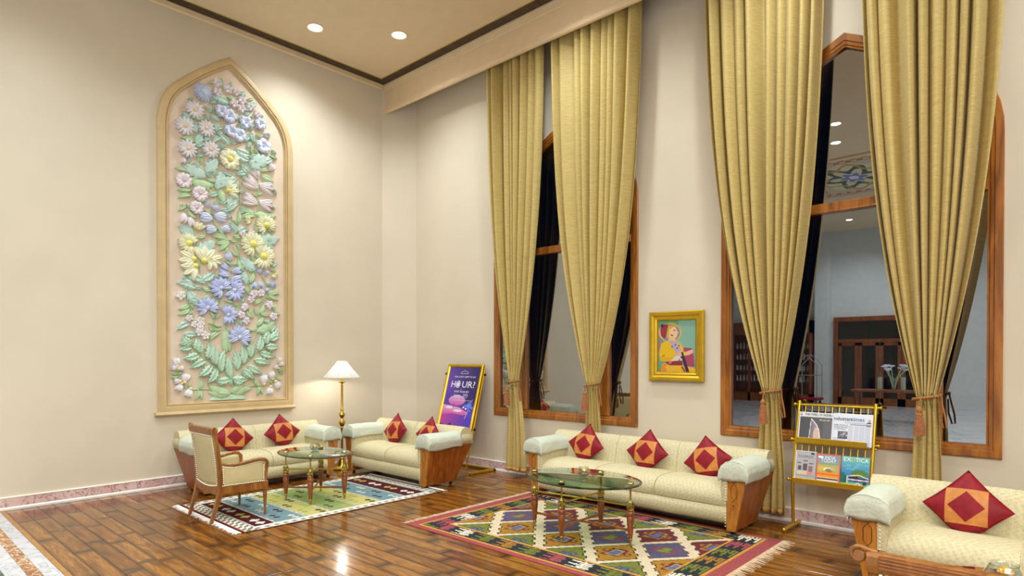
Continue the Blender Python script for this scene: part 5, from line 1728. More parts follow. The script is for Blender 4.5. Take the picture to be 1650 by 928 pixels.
# ================================================================== FRAMED PAINTING
def painting():
    x0, x1, z0, z1 = 4.617, 5.270, 1.335, 2.110
    root = thing('framed_painting', 'framed painting of a turbaned nobleman in yellow in a wide gilt frame between the windows', 'painting', ((x0 + x1) / 2, 0, z0))
    W, H = x1 - x0, z1 - z0
    fr = MB()
    steps = [(0.0, 0.0), (0.0, -0.040), (0.012, -0.052), (0.040, -0.050), (0.050, -0.040), (0.060, -0.036), (0.078, -0.040), (0.092, -0.030), (0.100, -0.018), (0.104, -0.012)]
    fr.loops([[(-W / 2 + t, y, t), (W / 2 - t, y, t), (W / 2 - t, y, H - t), (-W / 2 + t, y, H - t)] for t, y in steps])
    fr.build('gilt_frame', M['rack_brass'], root, smooth=20)
    w, h = W - 0.20, H - 0.20
    img, x, y = canvas(120, 160, (96, 160, 132))
    def p(pts): return pol(x, y, [((a - 115) / 460, 1 - (b - 140) / 670) for a, b in pts])
    def el(a, b, r, s=None):
        return ell(x, y, (a - 115) / 460, 1 - (b - 140) / 670, r / 460, (s or r) / 670)
    img[x > 0.55] = (134, 178, 158)
    img[p([(115, 390), (175, 390), (150, 540), (115, 560)])] = (150, 124, 160)
    img[el(270, 300, 135, 130)] = (206, 186, 70)
    img[el(268, 300, 116, 112)] = (140, 124, 186)
    img[el(165, 290, 48, 78)] = (214, 170, 150)
    img[p([(420, 490), (545, 505), (565, 740), (425, 730)])] = (168, 74, 98)
    img[p([(150, 190), (245, 192), (250, 260), (225, 340), (190, 376), (150, 335), (142, 250)])] = (150, 52, 60)
    img[p([(150, 185), (180, 185), (180, 225), (150, 225)])] = (70, 30, 60)
    img[p([(240, 200), (335, 198), (345, 225), (275, 250), (245, 370), (215, 360), (225, 280)])] = (206, 166, 70)
    img[p([(255, 262), (300, 222), (335, 232), (345, 262), (370, 300), (357, 312), (352, 345), (330, 372), (285, 388), (252, 372)])] = (236, 194, 146)
    img[p([(248, 350), (332, 366), (330, 424), (240, 410)])] = (230, 186, 136)
    img[p([(306, 262), (334, 266), (330, 276), (308, 272)])] = (52, 30, 24)
    img[p([(270, 318), (300, 330), (304, 342), (276, 338)])] = (40, 24, 22)
    img[p([(150, 434), (240, 396), (372, 410), (425, 480), (435, 570), (330, 645), (205, 676), (138, 664), (128, 560)])] = (232, 186, 32)
    img[p([(138, 600), (270, 620), (330, 600), (330, 650), (200, 676), (138, 664)])] = (222, 172, 26)
    img[p([(165, 600), (198, 588), (198, 596), (168, 608)])] = (40, 30, 24)
    img[p([(242, 392), (372, 420), (412, 600), (414, 652), (340, 652), (330, 560), (282, 470)])] = (184, 168, 188)
    img[p([(330, 600), (412, 590), (414, 652), (270, 668)])] = (226, 206, 190)
    for a, b in ((290, 480), (350, 500), (330, 455), (380, 650), (400, 620), (372, 470)): img[el(a, b, 9, 9)] = (60, 36, 44)
    img[p([(340, 570), (380, 540), (425, 520), (430, 556), (395, 580), (350, 596)])] = (230, 176, 140)
    img[p([(430, 560), (500, 530), (545, 512), (545, 560), (500, 585), (440, 600)])] = (236, 182, 160)
    img[p([(425, 550), (462, 545), (470, 590), (430, 600)])] = (232, 190, 60)
    img[p([(170, 700), (250, 690), (430, 720), (570, 760), (570, 812), (145, 812), (150, 755)])] = (228, 182, 46)
    img[p([(145, 812), (150, 750), (190, 690), (230, 700), (220, 812)])] = (222, 144, 40)
    img[p([(200, 676), (420, 662), (418, 722), (250, 724)])] = (150, 40, 56)
    img[p([(250, 715), (215, 765), (200, 760), (235, 712)])] = (236, 190, 60)
    img[el(265, 684, 18, 18)] = (226, 130, 130); img[el(265, 684, 7, 7)] = (120, 30, 40)
    img[p([(388, 562), (420, 545), (500, 802), (462, 812)])] = (60, 42, 78)
    img[p([(388, 566), (398, 556), (412, 596), (402, 602)])] = (230, 214, 160)
    img[p([(400, 740), (418, 730), (455, 800), (440, 806)])] = (150, 40, 56)
    sh = painted_sheet('picture', w, h, 120, 160, img, root, M['print'], 0.0, frame_mat((-w / 2, -0.012, 0.10), (1, 0, 0), (0, 0, 1)))
    MB().box(-w / 2, w / 2, -0.0155, -0.0135, 0.10, 0.10 + h).build('glazing', M['picglass'], root, smooth=0)
    bk = MB().box(-W / 2 + 0.01, W / 2 - 0.01, -0.008, 0.0, 0.01, H - 0.01).build('backing', M['slot'], root, smooth=0)
painting()

# ================================================================== POSTER STAND
def poster():
    xL, Wd = 1.272, 0.740
    b0, b1 = Vector((xL, -0.363, 0.50)), Vector((xL, -0.095, 1.492))
    up = (b1 - b0); L = up.length
    root = thing('poster_stand', 'leaning gold-framed stand with a purple bar poster behind the corner sofa', 'sign', (xL + Wd / 2, -0.3, 0))
    off = Vector((xL + Wd / 2, -0.3, 0))
    m = frame_mat(tuple(b0 - off), (1, 0, 0), tuple(up))
    def put(o): o.matrix_local = m; return o
    fw = 0.045
    fr = MB()
    for t, z in [(0, 0)]:
        pass
    steps = [(0.0, -0.016), (0.0, 0.016), (0.006, 0.022), (0.030, 0.022), (0.040, 0.012), (fw, 0.004), (fw, -0.016)]
    fr.loops([[(t, t, z), (Wd - t, t, z), (Wd - t, L - t, z), (t, L - t, z)] for t, z in steps])
    put(fr.build('gold_frame', M['rack_brass'], root, smooth=25))
    w, h = Wd - 2 * fw, L - 2 * fw
    img, x, y = canvas(90, 190, (88, 56, 142))
    grad(img, y > -1, y, (70, 50, 150), (84, 60, 140), 0.2, 1.0)
    img[:] = img * (1.12 - 0.45 * x[..., None])
    d = np.hypot((x - 0.0), (y - 0.72) * 1.4)
    img += (np.clip(0.5 - d, 0, 1) * 60)[..., None] * np.array([0.9, 0.4, 1.0])
    low = y < 0.40
    t = (1 - x)[..., None]
    mixc = np.array((190, 60, 160)) * t + np.array((70, 60, 190)) * (1 - t)
    k = np.clip((0.46 - y) / 0.2, 0, 1)[..., None]
    img = img * (1 - k) + mixc * k
    c1 = ell(x, y, 0.42, 0.475, 0.27, 0.082)
    grad(img, c1, y, (206, 90, 176), (214, 176, 220), 0.40, 0.55)
    c2 = pol(x, y, [(0, 0.40), (0.25, 0.39), (0.55, 0.365), (0.78, 0.31), (0.84, 0.275), (0.70, 0.25), (0.35, 0.27), (0, 0.24)])
    grad(img, c2, y, (208, 80, 160), (222, 176, 214), 0.24, 0.40)
    img[ell(x, y, 0.50, 0.315, 0.14, 0.018)] = (232, 214, 236)
    img[ell(x, y, 0.22, 0.36, 0.12, 0.02)] = (236, 214, 232)
    img[pol(x, y, [(0.33, 0.42), (0.36, 0.42), (0.36, 0.355), (0.33, 0.355)])] = (84, 56, 110)
    rs = np.random.RandomState(8)
    for q in range(16):
        a = rs.uniform(-0.9, 0.9); cx, cy = 0.76, 0.41; l = rs.uniform(0.08, 0.22)
        x2, y2 = cx + l * math.cos(a), cy + l * 0.5 * math.sin(a * 1.4)
        dx, dy = x2 - cx, y2 - cy
        tt = np.clip(((x - cx) * dx + (y - cy) * dy) / (dx * dx + dy * dy), 0, 1)
        img[np.hypot(x - cx - dx * tt, (y - cy - dy * tt) * 1.9) < 0.011] = (108, 130, 230)
    img[ell(x, y, 0.72, 0.385, 0.06, 0.03)] = (90, 110, 226)
    tt = np.abs(x - (0.82 + (y - 0.30) * 0.5))
    img[(tt < 0.008) & (y > 0.2) & (y < 0.34)] = (190, 190, 240)
    for cx, cy, rx, ry in ((0.06, 0.07, 0.08, 0.03), (0.16, 0.06, 0.07, 0.025), (0.30, 0.07, 0.08, 0.03), (0.34, 0.10, 0.035, 0.025), (0.45, 0.05, 0.07, 0.02), (0.66, 0.04, 0.05, 0.03), (0.74, 0.06, 0.03, 0.03), (0.9, 0.03, 0.1, 0.02)):
        img[ell(x, y, cx, cy, rx, ry)] = (34, 22, 64)
    img[(y < 0.035)] = (70, 50, 120)
    sm = frame_mat((0, 0, 0), (1, 0, 0), (0, 1, 0))
    sm = m @ Matrix.Translation((fw, fw, 0.004))
    sheet = painted_sheet('poster', w, h, 90, 190, img.clip(0, 255), root, M['print'], 0.0, sm)
    gz = MB().box(fw, Wd - fw, fw, L - fw, 0.0065, 0.008).build('glazing', M['picglass'], root, smooth=0)
    gz.matrix_local = m
    T = lambda u, v: Matrix.Translation((u * w, v * h, 0.0008))
    I = sheet
    text('lettering', "WHY CAN'T HAPPY TO AN", I, M['white'], T(0.54, 0.835), 0.44, 0.026)
    text('lettering', 'H', I, M['white'], T(0.21, 0.680), 0.085, 0.095)
    text('lettering', 'UR?', I, M['white'], T(0.70, 0.680), 0.265, 0.095)
    gl = MB().tube([(w * 0.365 + 0.036 * math.cos(2 * PI * q / 24), h * 0.728 + 0.050 * math.sin(2 * PI * q / 24), 0.0008) for q in range(24)], 0.006, 4, closed=True)
    gl.box(w * 0.365 - 0.020, w * 0.365 - 0.004, h * 0.728 - 0.03, h * 0.728 + 0.028, 0.0, 0.002)
    gl.box(w * 0.365 + 0.004, w * 0.365 + 0.020, h * 0.728 - 0.03, h * 0.728 + 0.028, 0.0, 0.002)
    gl.build('glass_emblem', M['white'], I, smooth=0)
    text('lettering', '@', I, M['ppink'], T(0.49, 0.645), 0.020, 0.020)
    text('lettering', 'SWEET SAGAR BAR', I, M['white'], T(0.51, 0.600), 0.31, 0.027)
    text('lettering', 'Timing', I, M['white'], T(0.39, 0.545), 0.14, 0.032)
    text('lettering', '6 pm to 8 pm', I, M['white'], T(0.39, 0.522), 0.15, 0.014)
    text('lettering', '25%', I, M['white'], T(0.66, 0.545), 0.10, 0.034)
    text('lettering', 'discount', I, M['white'], T(0.66, 0.522), 0.09, 0.014)
    text('lettering', 'on all beverages at the bar', I, M['white'], T(0.60, 0.475), 0.38, 0.014)
    lg = MB()
    lg.tube([(w * 0.40, h * 0.905, 0.0008), (w * 0.42, h * 0.935, 0.0008), (w * 0.46, h * 0.93, 0.0008), (w * 0.50, h * 0.955, 0.0008), (w * 0.54, h * 0.93, 0.0008), (w * 0.60, h * 0.935, 0.0008), (w * 0.62, h * 0.905, 0.0008)], 0.003, 4)
    lg.build('emblem', M['ppink'], I, smooth=0)
    text('lettering', 'The Palace', I, M['ppink'], T(0.5, 0.895), 0.16, 0.016)
    # side tubes, knobs and the floor base
    for sx in (-0.020, Wd + 0.020):
        put(MB().tube([(sx, -0.485, -0.012), (sx, L - 0.06, -0.012)], 0.011, 10).build('side_tube', M['rack_brass'], root))
        for v in (0.10, 0.86 * L):
            k = MB().ball((sx + (0.018 if sx > 0 else -0.018), v, -0.012), 0.020, 10)
            put(k.build('knob', M['dark'], root))
    ba = MB()
    for sx in (xL - 0.02 - off.x, xL + Wd + 0.13 - off.x):
        ba.box(sx, sx + 0.045, -0.525 + 0.3, -0.04 + 0.3, 0.002, 0.034, 0, 0.005)
    ba.box(xL - 0.02 - off.x, xL + Wd + 0.175 - off.x, -0.085 + 0.3, -0.040 + 0.3, 0.002, 0.034, 0, 0.005)
    ba.build('base_frame', M['rack_brass'], root, smooth=30)
poster()

# ================================================================== MAGAZINE RACK WITH PAPERS
def rack():
    xl, xr = 6.252, 6.898
    root = thing('magazine_rack', 'brass magazine rack of slim bars between sofa arm and window curtain', 'rack', (xl, 0, 0))
    W = xr - xl
    zk, zt = 0.42, 1.175
    yk, yt = -0.232, -0.045
    def yz(z): return yk + (z - zk) * (yt - yk) / (zt - zk)
    for x in (0, W):
        MB().tube([(x, -0.205, 0.03), (x, -0.222, 0.25), (x, yk - 0.002, 0.40), (x, yk + 0.004, 0.44), (x, yt, zt)], 0.0155, 14).build('post', M['rack_brass'], root)
        b = MB().tube([(x, -0.455, 0.026), (x, -0.02, 0.026)], 0.017, 14)
        b.ball((x, -0.455, 0.026), 0.020, 12)
        b.lathe([(0.012, 0.0), (0.012, 0.02)], 8, (x, -0.43, 0)).lathe([(0.012, 0.0), (0.012, 0.02)], 8, (x, -0.05, 0))
        b.build('foot_bar', M['rack_brass'], root)
        cp = MB().ball((x, yt, zt), 0.0165, 12)
        cp.build('post_cap', M['rack_brass'], root)
    for z in (1.150, 0.822, 0.792, 0.452):
        y = yz(z)
        c = MB().tube([(-0.03, y, z), (W + 0.03, y, z)], 0.0105 if z > 1 else 0.009, 12)
        if z != 0.792:
            c.ball((-0.040, y, z), 0.0165, 10).ball((W + 0.040, y, z), 0.0165, 10)
        c.build('cross_bar', M['rack_brass'], root)
    for q in range(10):
        x = W * (q + 1.0) / 11
        MB().tube([(x, yz(1.15), 1.15), (x, yz(0.83), 0.83)], 0.0036, 8).build('spindle', M['rack_brass'], root)
        MB().tube([(x, yz(0.80), 0.80), (x, yz(0.46), 0.46)], 0.0036, 8).build('spindle', M['rack_brass'], root)
    for z in (0.815, 0.448):
        y = yz(z)
        l = MB()
        l.box(0.014, W - 0.014, y - 0.062, y, z - 0.012, z - 0.006)
        l.box(0.014, W - 0.040, y - 0.064, y - 0.058, z - 0.012, z + 0.040, 0, 0.002)
        l.build('ledge', M['rack_brass'], root, smooth=30)
    def place(z, dy):
        return lambda x: None
    up = Vector((0, (yt - yk), (zt - zk))).normalized()
    def sheet_m(x, z, dn):
        """matrix for a sheet standing on a ledge, leaning with the posts"""
        n = Vector((1, 0, 0)).cross(up)
        o = Vector((x, yz(z), z)) + n * dn
        return frame_mat(tuple(o), (1, 0, 0), tuple(up))
    # ---- newspapers
    def paper(label, x, wid, hgt, z, dn, img, layers, group, nm='newspaper', cat='newspaper'):
        r = thing(nm, label, cat, (xl, 0, 0), 0, group)
        mw = sheet_m(x, z, dn)
        ny, nx = img.shape[:2]
        sh = painted_sheet('front_page', wid, hgt, nx, ny, img, r, M['print'], 0.0, mw, curl=lambda u, v: 0.006 * np.sin(u * 2.2 * PI + 0.4) * v)
        bk = MB().box(0.0, wid, 0.0, hgt, -layers, -0.008, 0, 0.001).build('folded_pages', M['paper'], r, smooth=0)
        bk.matrix_local = mw
        return sh
    w1, h1 = 0.305, 0.275
    img, x, y = canvas(80, 72, (226, 228, 234))
    img[(y < 0.83) & (x > 0.04) & (x < 0.955)] = (92, 94, 98)
    img[(y < 0.83) & (x > 0.04) & (x < 0.36)] = (84, 86, 90)
    img[(y < 0.83) & (x > 0.70) & (x < 0.955)] = (104, 104, 106)
    img[ell(x, y, 0.065, 0.93, 0.035, 0.05)] = (214, 190, 176); img[pol(x, y, [(0.03, 0.87), (0.11, 0.87), (0.09, 0.90), (0.04, 0.90)])] = (50, 40, 44)
    ph = pol(x, y, [(0.33, 0.0), (0.36, 0.76), (0.40, 0.74), (0.48, 0.62), (0.56, 0.42), (0.62, 0.2), (0.64, 0.0)])
    grad(img, ph, x, (110, 112, 132), (206, 160, 170), 0.34, 0.6)
    img[ph & (ell(x, y, 0.53, 0.22, 0.09, 0.28))] = (214, 180, 160)
    img[pol(x, y, [(0.31, 0.0), (0.335, 0.0), (0.365, 0.76), (0.35, 0.77)])] = (226, 226, 232)
    e1 = pol(x, y, [(0.35, 0.77), (0.365, 0.78), (0.52, 0.60), (0.60, 0.42), (0.665, 0.0), (0.64, 0.0), (0.58, 0.38), (0.50, 0.57)])
    img[e1] = (232, 226, 236)
    img[(x > 0.88) & (y > 0.86) & (x < 0.96) & (y < 0.95)] = (186, 198, 222)
    s = paper('newspaper with a grey phone advertisement on the upper ledge', 0.018, w1, h1, 0.812, 0.028, img, 0.024, 'newspapers on the rack')
    text('lettering', 'THE TIMES OF INDIA', s, M['black'], Matrix.Translation((0.165, h1 * 0.885, 0.008)), 0.225, 0.021)
    text('lettering', 'iPhone XS', s, M['white'], Matrix.Translation((0.225, h1 * 0.715, 0.004)), 0.088, 0.016)
    w2, h2 = 0.320, 0.290
    img, x, y = canvas(84, 76, (222, 226, 238))
    rs = np.random.RandomState(5)
    cols = (x > 0.40) & (x < 0.97) & (y < 0.62)
    lines = ((y * 76 % 2) < 1)
    img[cols & lines & ((((x - 0.40) / 0.142) % 1) < 0.9)] = (170, 174, 190)
    img[(x > 0.03) & (x < 0.97) & (y < 0.12) & lines] = (168, 172, 190)
    img[(x > 0.03) & (x < 0.34) & (y < 0.22) & (y > .12) & lines] = (178, 180, 196)
    img[(np.abs(y - 0.705) < 0.010) & (x > 0.30) & (x < 0.86)] = (50, 140, 90)
    img[(x > 0.44) & (x < 0.84) & (np.abs(y - 0.655) < 0.012)] = (120, 124, 140)
    img[(x > 0.85) & (x < 0.96) & (y > 0.62) & (y < 0.69)] = (130, 136, 158)
    pic = (x > 0.145) & (x < 0.395) & (y > 0.20) & (y < 0.44)
    img[pic] = (96, 92, 110)
    for q in range(26):
        cx, cy = rs.uniform(0.16, 0.38), rs.uniform(0.22, 0.42)
        img[ell(x, y, cx, cy, 0.022, 0.025) & pic] = rs.randint(60, 190) * np.array([1.0, 0.96, 1.02])
    img[ell(x, y, 0.92, 0.79, 0.035, 0.055)] = (206, 160, 140); img[pol(x, y, [(0.84, 0.71), (0.975, 0.71), (0.95, 0.75), (0.87, 0.745)])] = (60, 50, 60)
    img[(x > 0.70) & (x < 0.90) & (y < 0.10)] = (150, 150, 190)
    s = paper('newspaper with a blue and black title on the upper ledge', 0.318, w2, h2, 0.802, 0.036, img, 0.026, 'newspapers on the rack')
    text('lettering', 'ndustan', s, M['black'], Matrix.Translation((0.006, h2 * 0.775, 0.008)), 0.142, 0.032, 'LEFT')
    text('lettering', 'times', s, M['navy'], Matrix.Translation((0.150, h2 * 0.775, 0.008)), 0.106, 0.032, 'LEFT')
    for q, tx in enumerate(('India warns of', 'strong response', 'to any threat')):
        text('lettering', tx, s, M['black'], Matrix.Translation((0.012, h2 * (0.605 - 0.06 * q), 0.006)), (0.112, 0.112, 0.098)[q], 0.014, 'LEFT')
    # ---- magazines on the lower ledge
    def magz(label, x, wid, hgt, img, dn, th):
        r = thing('magazine', label, 'magazine', (xl, 0, 0), 0, 'magazines on the rack')
        mw = sheet_m(x, 0.444, dn)
        ny, nx = img.shape[:2]
        sh = painted_sheet('cover', wid, hgt, nx, ny, img, r, M['print'], 0.0, mw)
        bk = MB().box(0, wid, 0, hgt, -th, -0.0006).build('pages', M['paper'], r, smooth=0); bk.matrix_local = mw
        return sh
    wm, hm = 0.182, 0.285
    img, x, y = canvas(50, 76, (176, 174, 178))
    img[(x < 0.035) | (y > 0.985)] = (228, 226, 230)
    img[(x > 0.74) & (x < 0.91) & (y > 0.90) & (y < 0.965)] = (70, 70, 80)
    for cx, cy, rx, ry, c in ((0.24, 0.44, 0.09, 0.075, (92, 84, 92)), (0.50, 0.485, 0.10, 0.11, (98, 88, 96)), (0.76, 0.42, 0.09, 0.10, (150, 110, 112))):
        img[(np.abs(x - cx) < rx) & (np.abs(y - cy) < ry)] = c
    img[(np.abs(x - 0.36) < 0.24) & (np.abs(y - 0.30) < 0.06)] = (214, 196, 160)
    img[(np.abs(x - 0.72) < 0.12) & (np.abs(y - 0.29) < 0.05)] = (206, 140, 140)
    for yy, xx in ((0.60, 0.2), (0.68, 0.5), (0.60, 0.78)): img[(np.abs(x - xx) < 0.10) & (np.abs(y - yy) < 0.012)] = (70, 66, 74)
    img[(np.abs(y - 0.205) < 0.012) & (x > .1) & (x < 0.94)] = (110, 108, 112)
    s = magz('grey advertisement magazine at the left of the lower ledge', 0.016, wm, hm, img, 0.030, 0.014)
    text('lettering', 'Here is a bigger reason', s, M['black'], Matrix.Translation((0.5 * wm, hm * 0.83, 0.001)), 0.135, 0.012)
    text('lettering', 'to celebrate together', s, M['black'], Matrix.Translation((0.5 * wm, hm * 0.785, 0.001)), 0.135, 0.010)
    wm, hm = 0.196, 0.275
    img, x, y = canvas(56, 78, (214, 110, 110))
    inn = (x > 0.05) & (x < 0.95) & (y > 0.03) & (y < 0.95)
    grad(img, inn, y, (226, 150, 60), (110, 160, 186), 0.25, 0.9)
    img[inn & (y > 0.40) & (y < 0.66)] = (176, 176, 96)
    img[ell(x, y, 0.22, 0.52, 0.16, 0.09)] = (206, 184, 90)
    img[ell(x, y, 0.52, 0.50, 0.22, 0.07)] = (226, 226, 190); img[ell(x, y, 0.56, 0.47, 0.18, 0.06)] = (140, 124, 70)
    img[ell(x, y, 0.70, 0.52, 0.10, 0.06)] = (214, 170, 150)
    img[inn & (y > 0.24) & (y < 0.41)] = (238, 148, 40)
    img[inn & (np.abs(y - 0.335) < 0.018) & (((x * 17) % 1) < 0.7)] = (224, 80, 50)
    img[inn & (y < 0.24)] = (226, 190, 160)
    img[inn & (np.abs(y - 0.19) < 0.018)] = (44, 30, 30)
    img[inn & (y < 0.15)] = (214, 206, 214); img[(x > 0.55) & (x < 0.9) & (y > 0.06) & (y < 0.12)] = (244, 240, 240); img[(x > 0.05) & (x < 0.3) & (y < 0.12)] = (90, 70, 84)
    img[(x > 0.06) & (x < 0.26) & (y > 0.86) & (y < 0.92)] = (240, 244, 246)
    s = magz('orange and red edged news magazine in the middle of the lower ledge', 0.204, wm, hm, img, 0.026, 0.006)
    text('lettering', 'INDIA', s, M['white'], Matrix.Translation((wm * 0.56, hm * 0.845, 0.001)), 0.088, 0.028)
    text('lettering', 'TODAY', s, M['white'], Matrix.Translation((wm * 0.50, hm * 0.725, 0.001)), 0.128, 0.034)
    wm, hm = 0.222, 0.275
    img, x, y = canvas(62, 76, (96, 170, 180))
    grad(img, y > 0.3, y, (60, 130, 190), (110, 190, 180), 0.4, 0.95)
    rs = np.random.RandomState(9)
    for q in range(18):
        cx, cy = rs.uniform(0.1, 0.95), rs.uniform(0.55, 0.8)
        img[ell(x, y, cx, cy, rs.uniform(.04, .1), 0.012)] = (130, 180, 214)
    img[ell(x, y, 0.66, 0.47, 0.30, 0.12)] = (86, 130, 70); img[ell(x, y, 0.10, 0.26, 0.13, 0.16)] = (36, 100, 90); img[ell(x, y, 0.06, 0.38, 0.07, 0.1)] = (40, 110, 84)
    img[pol(x, y, [(0.22, 0.37), (0.40, 0.41), (0.66, 0.44), (0.98, 0.35), (0.98, 0.32), (0.66, 0.405), (0.40, 0.37)])] = (232, 214, 160)
    img[pol(x, y, [(0.30, 0.36), (0.62, 0.40), (0.62, 0.34), (0.96, 0.32), (0.96, 0.20), (0.28, 0.20)])] = (60, 46, 60)
    img[(x > 0.26) & (x < 0.97) & (y > 0.24) & (y < 0.29) & (((x * 22) % 1) < 0.8)] = (206, 206, 232)
    img[(x > 0.215) & (x < 0.25) & (y > 0.13) & (y < 0.38)] = (226, 222, 200)
    img[y < 0.15] = (130, 196, 110)
    img[ell(x, y, 0.62, 0.12, 0.09, 0.06)] = (214, 220, 236); img[ell(x, y, 0.62, 0.11, 0.05, 0.03)] = (50, 60, 80); img[ell(x, y, 0.85, 0.16, 0.08, 0.04)] = (40, 70, 70)
    s = magz('blue travel magazine with a house on its cover at the right of the lower ledge', 0.412, wm, hm, img, 0.024, 0.006)
    text('lettering', 'EX', s, M['white'], Matrix.Translation((wm * 0.19, hm * 0.84, 0.001)), 0.058, 0.036)
    text('lettering', 'O', s, M['yellowprint'], Matrix.Translation((wm * 0.40, hm * 0.84, 0.001)), 0.032, 0.036)
    text('lettering', 'TICA', s, M['white'], Matrix.Translation((wm * 0.72, hm * 0.84, 0.001)), 0.100, 0.036)
rack()

# ================================================================== DOWNLIGHTS
def downlight(label, x, y, power=SPOT_POWER, first=[None], tone=(0.88, 0.96, 1.0)):
    if first[0] is None:
        root = thing('downlight', label, 'ceiling light', (x, y, CEIL), 0, 'recessed ceiling lights')
        MB().lathe([(0.115, 0.0), (0.118, -0.006), (0.108, -0.012), (0.092, -0.010), (0.088, 0.004), (0.088, 0.0)], 28, caps=False).build('trim_ring', M['cornice'], root)
        MB().lathe([(0.088, -0.004), (0.060, -0.016), (0.001, -0.020)], 24, caps=False).build('lens', M['lampface'], root, smooth=60)
        first[0] = root
    else:
        root = copy_tree(first[0]); root.location = (x, y, CEIL); root['label'] = label
    l = bpy.data.lights.new('downlight_beam', 'SPOT')
    l.energy = power; l.color = tone; l.spot_size = math.radians(143); l.spot_blend = 1.0; l.shadow_soft_size = 0.12
    o = bpy.data.objects.new('downlight_beam', l); o.location = (x, y, CEIL - 0.05)
    link(o)
downlight('bright recessed ceiling light nearer the relief panel wall', 0.791, -2.021, 150)
downlight('bright recessed ceiling light nearer the room corner', 1.452, -1.160, 170)
NAMED = [(1.6, -5.1, 210, 'recessed ceiling light by the far end of the relief panel wall, above the picture'),
         (3.9, -1.16, None, 'recessed ceiling light before the first window, above the picture'),
         (6.3, -1.16, None, 'recessed ceiling light before the magazine rack, above the picture'),
         (8.7, -1.16, None, 'recessed ceiling light beyond the right edge of the picture'),
         (3.0, -3.6, None, 'added recessed fill light over the floor between the two rugs'),  # unseen, added as fill for the lounge
         (5.15, -3.4, None, 'added recessed fill light over the open floor before the diamond rug'),  # unseen, added to fill the open floor
         (8.0, -4.2, None, 'added recessed fill light over the carved armchair'),  # unseen, added fill for the right side
         (3.0, -6.3, 130, 'added recessed fill light over the marble floor border'),  # unseen, added fill near the border
         (4.86, -6.2, 120, 'recessed ceiling light over the marble lobby floor, upper of two mirrored in the tall window'),
         (4.57, -7.3, 120, 'recessed ceiling light over the marble lobby floor, lower of two mirrored in the tall window'),
         (3.0, -10.0, 480, 'added recessed fill light mirrored near the ceiling painting'),  # added to brighten the mirrored lobby
         (6.0, -9.0, 480, 'added recessed fill light in the middle of the lobby'),  # added, lifts the light in the lobby
         (2.85, -15.2, 420, 'recessed ceiling light mirrored under the window transom'),
         (5.0, -14.5, 480, 'added recessed fill light mirrored before the double door')]  # added to light the lobby's far wall
for x, y, pw, lab in NAMED:
    downlight(lab, x, y, pw or SPOT_POWER, tone=(0.78, 0.92, 1.0) if x == 1.6 else (0.88, 0.96, 1.0))

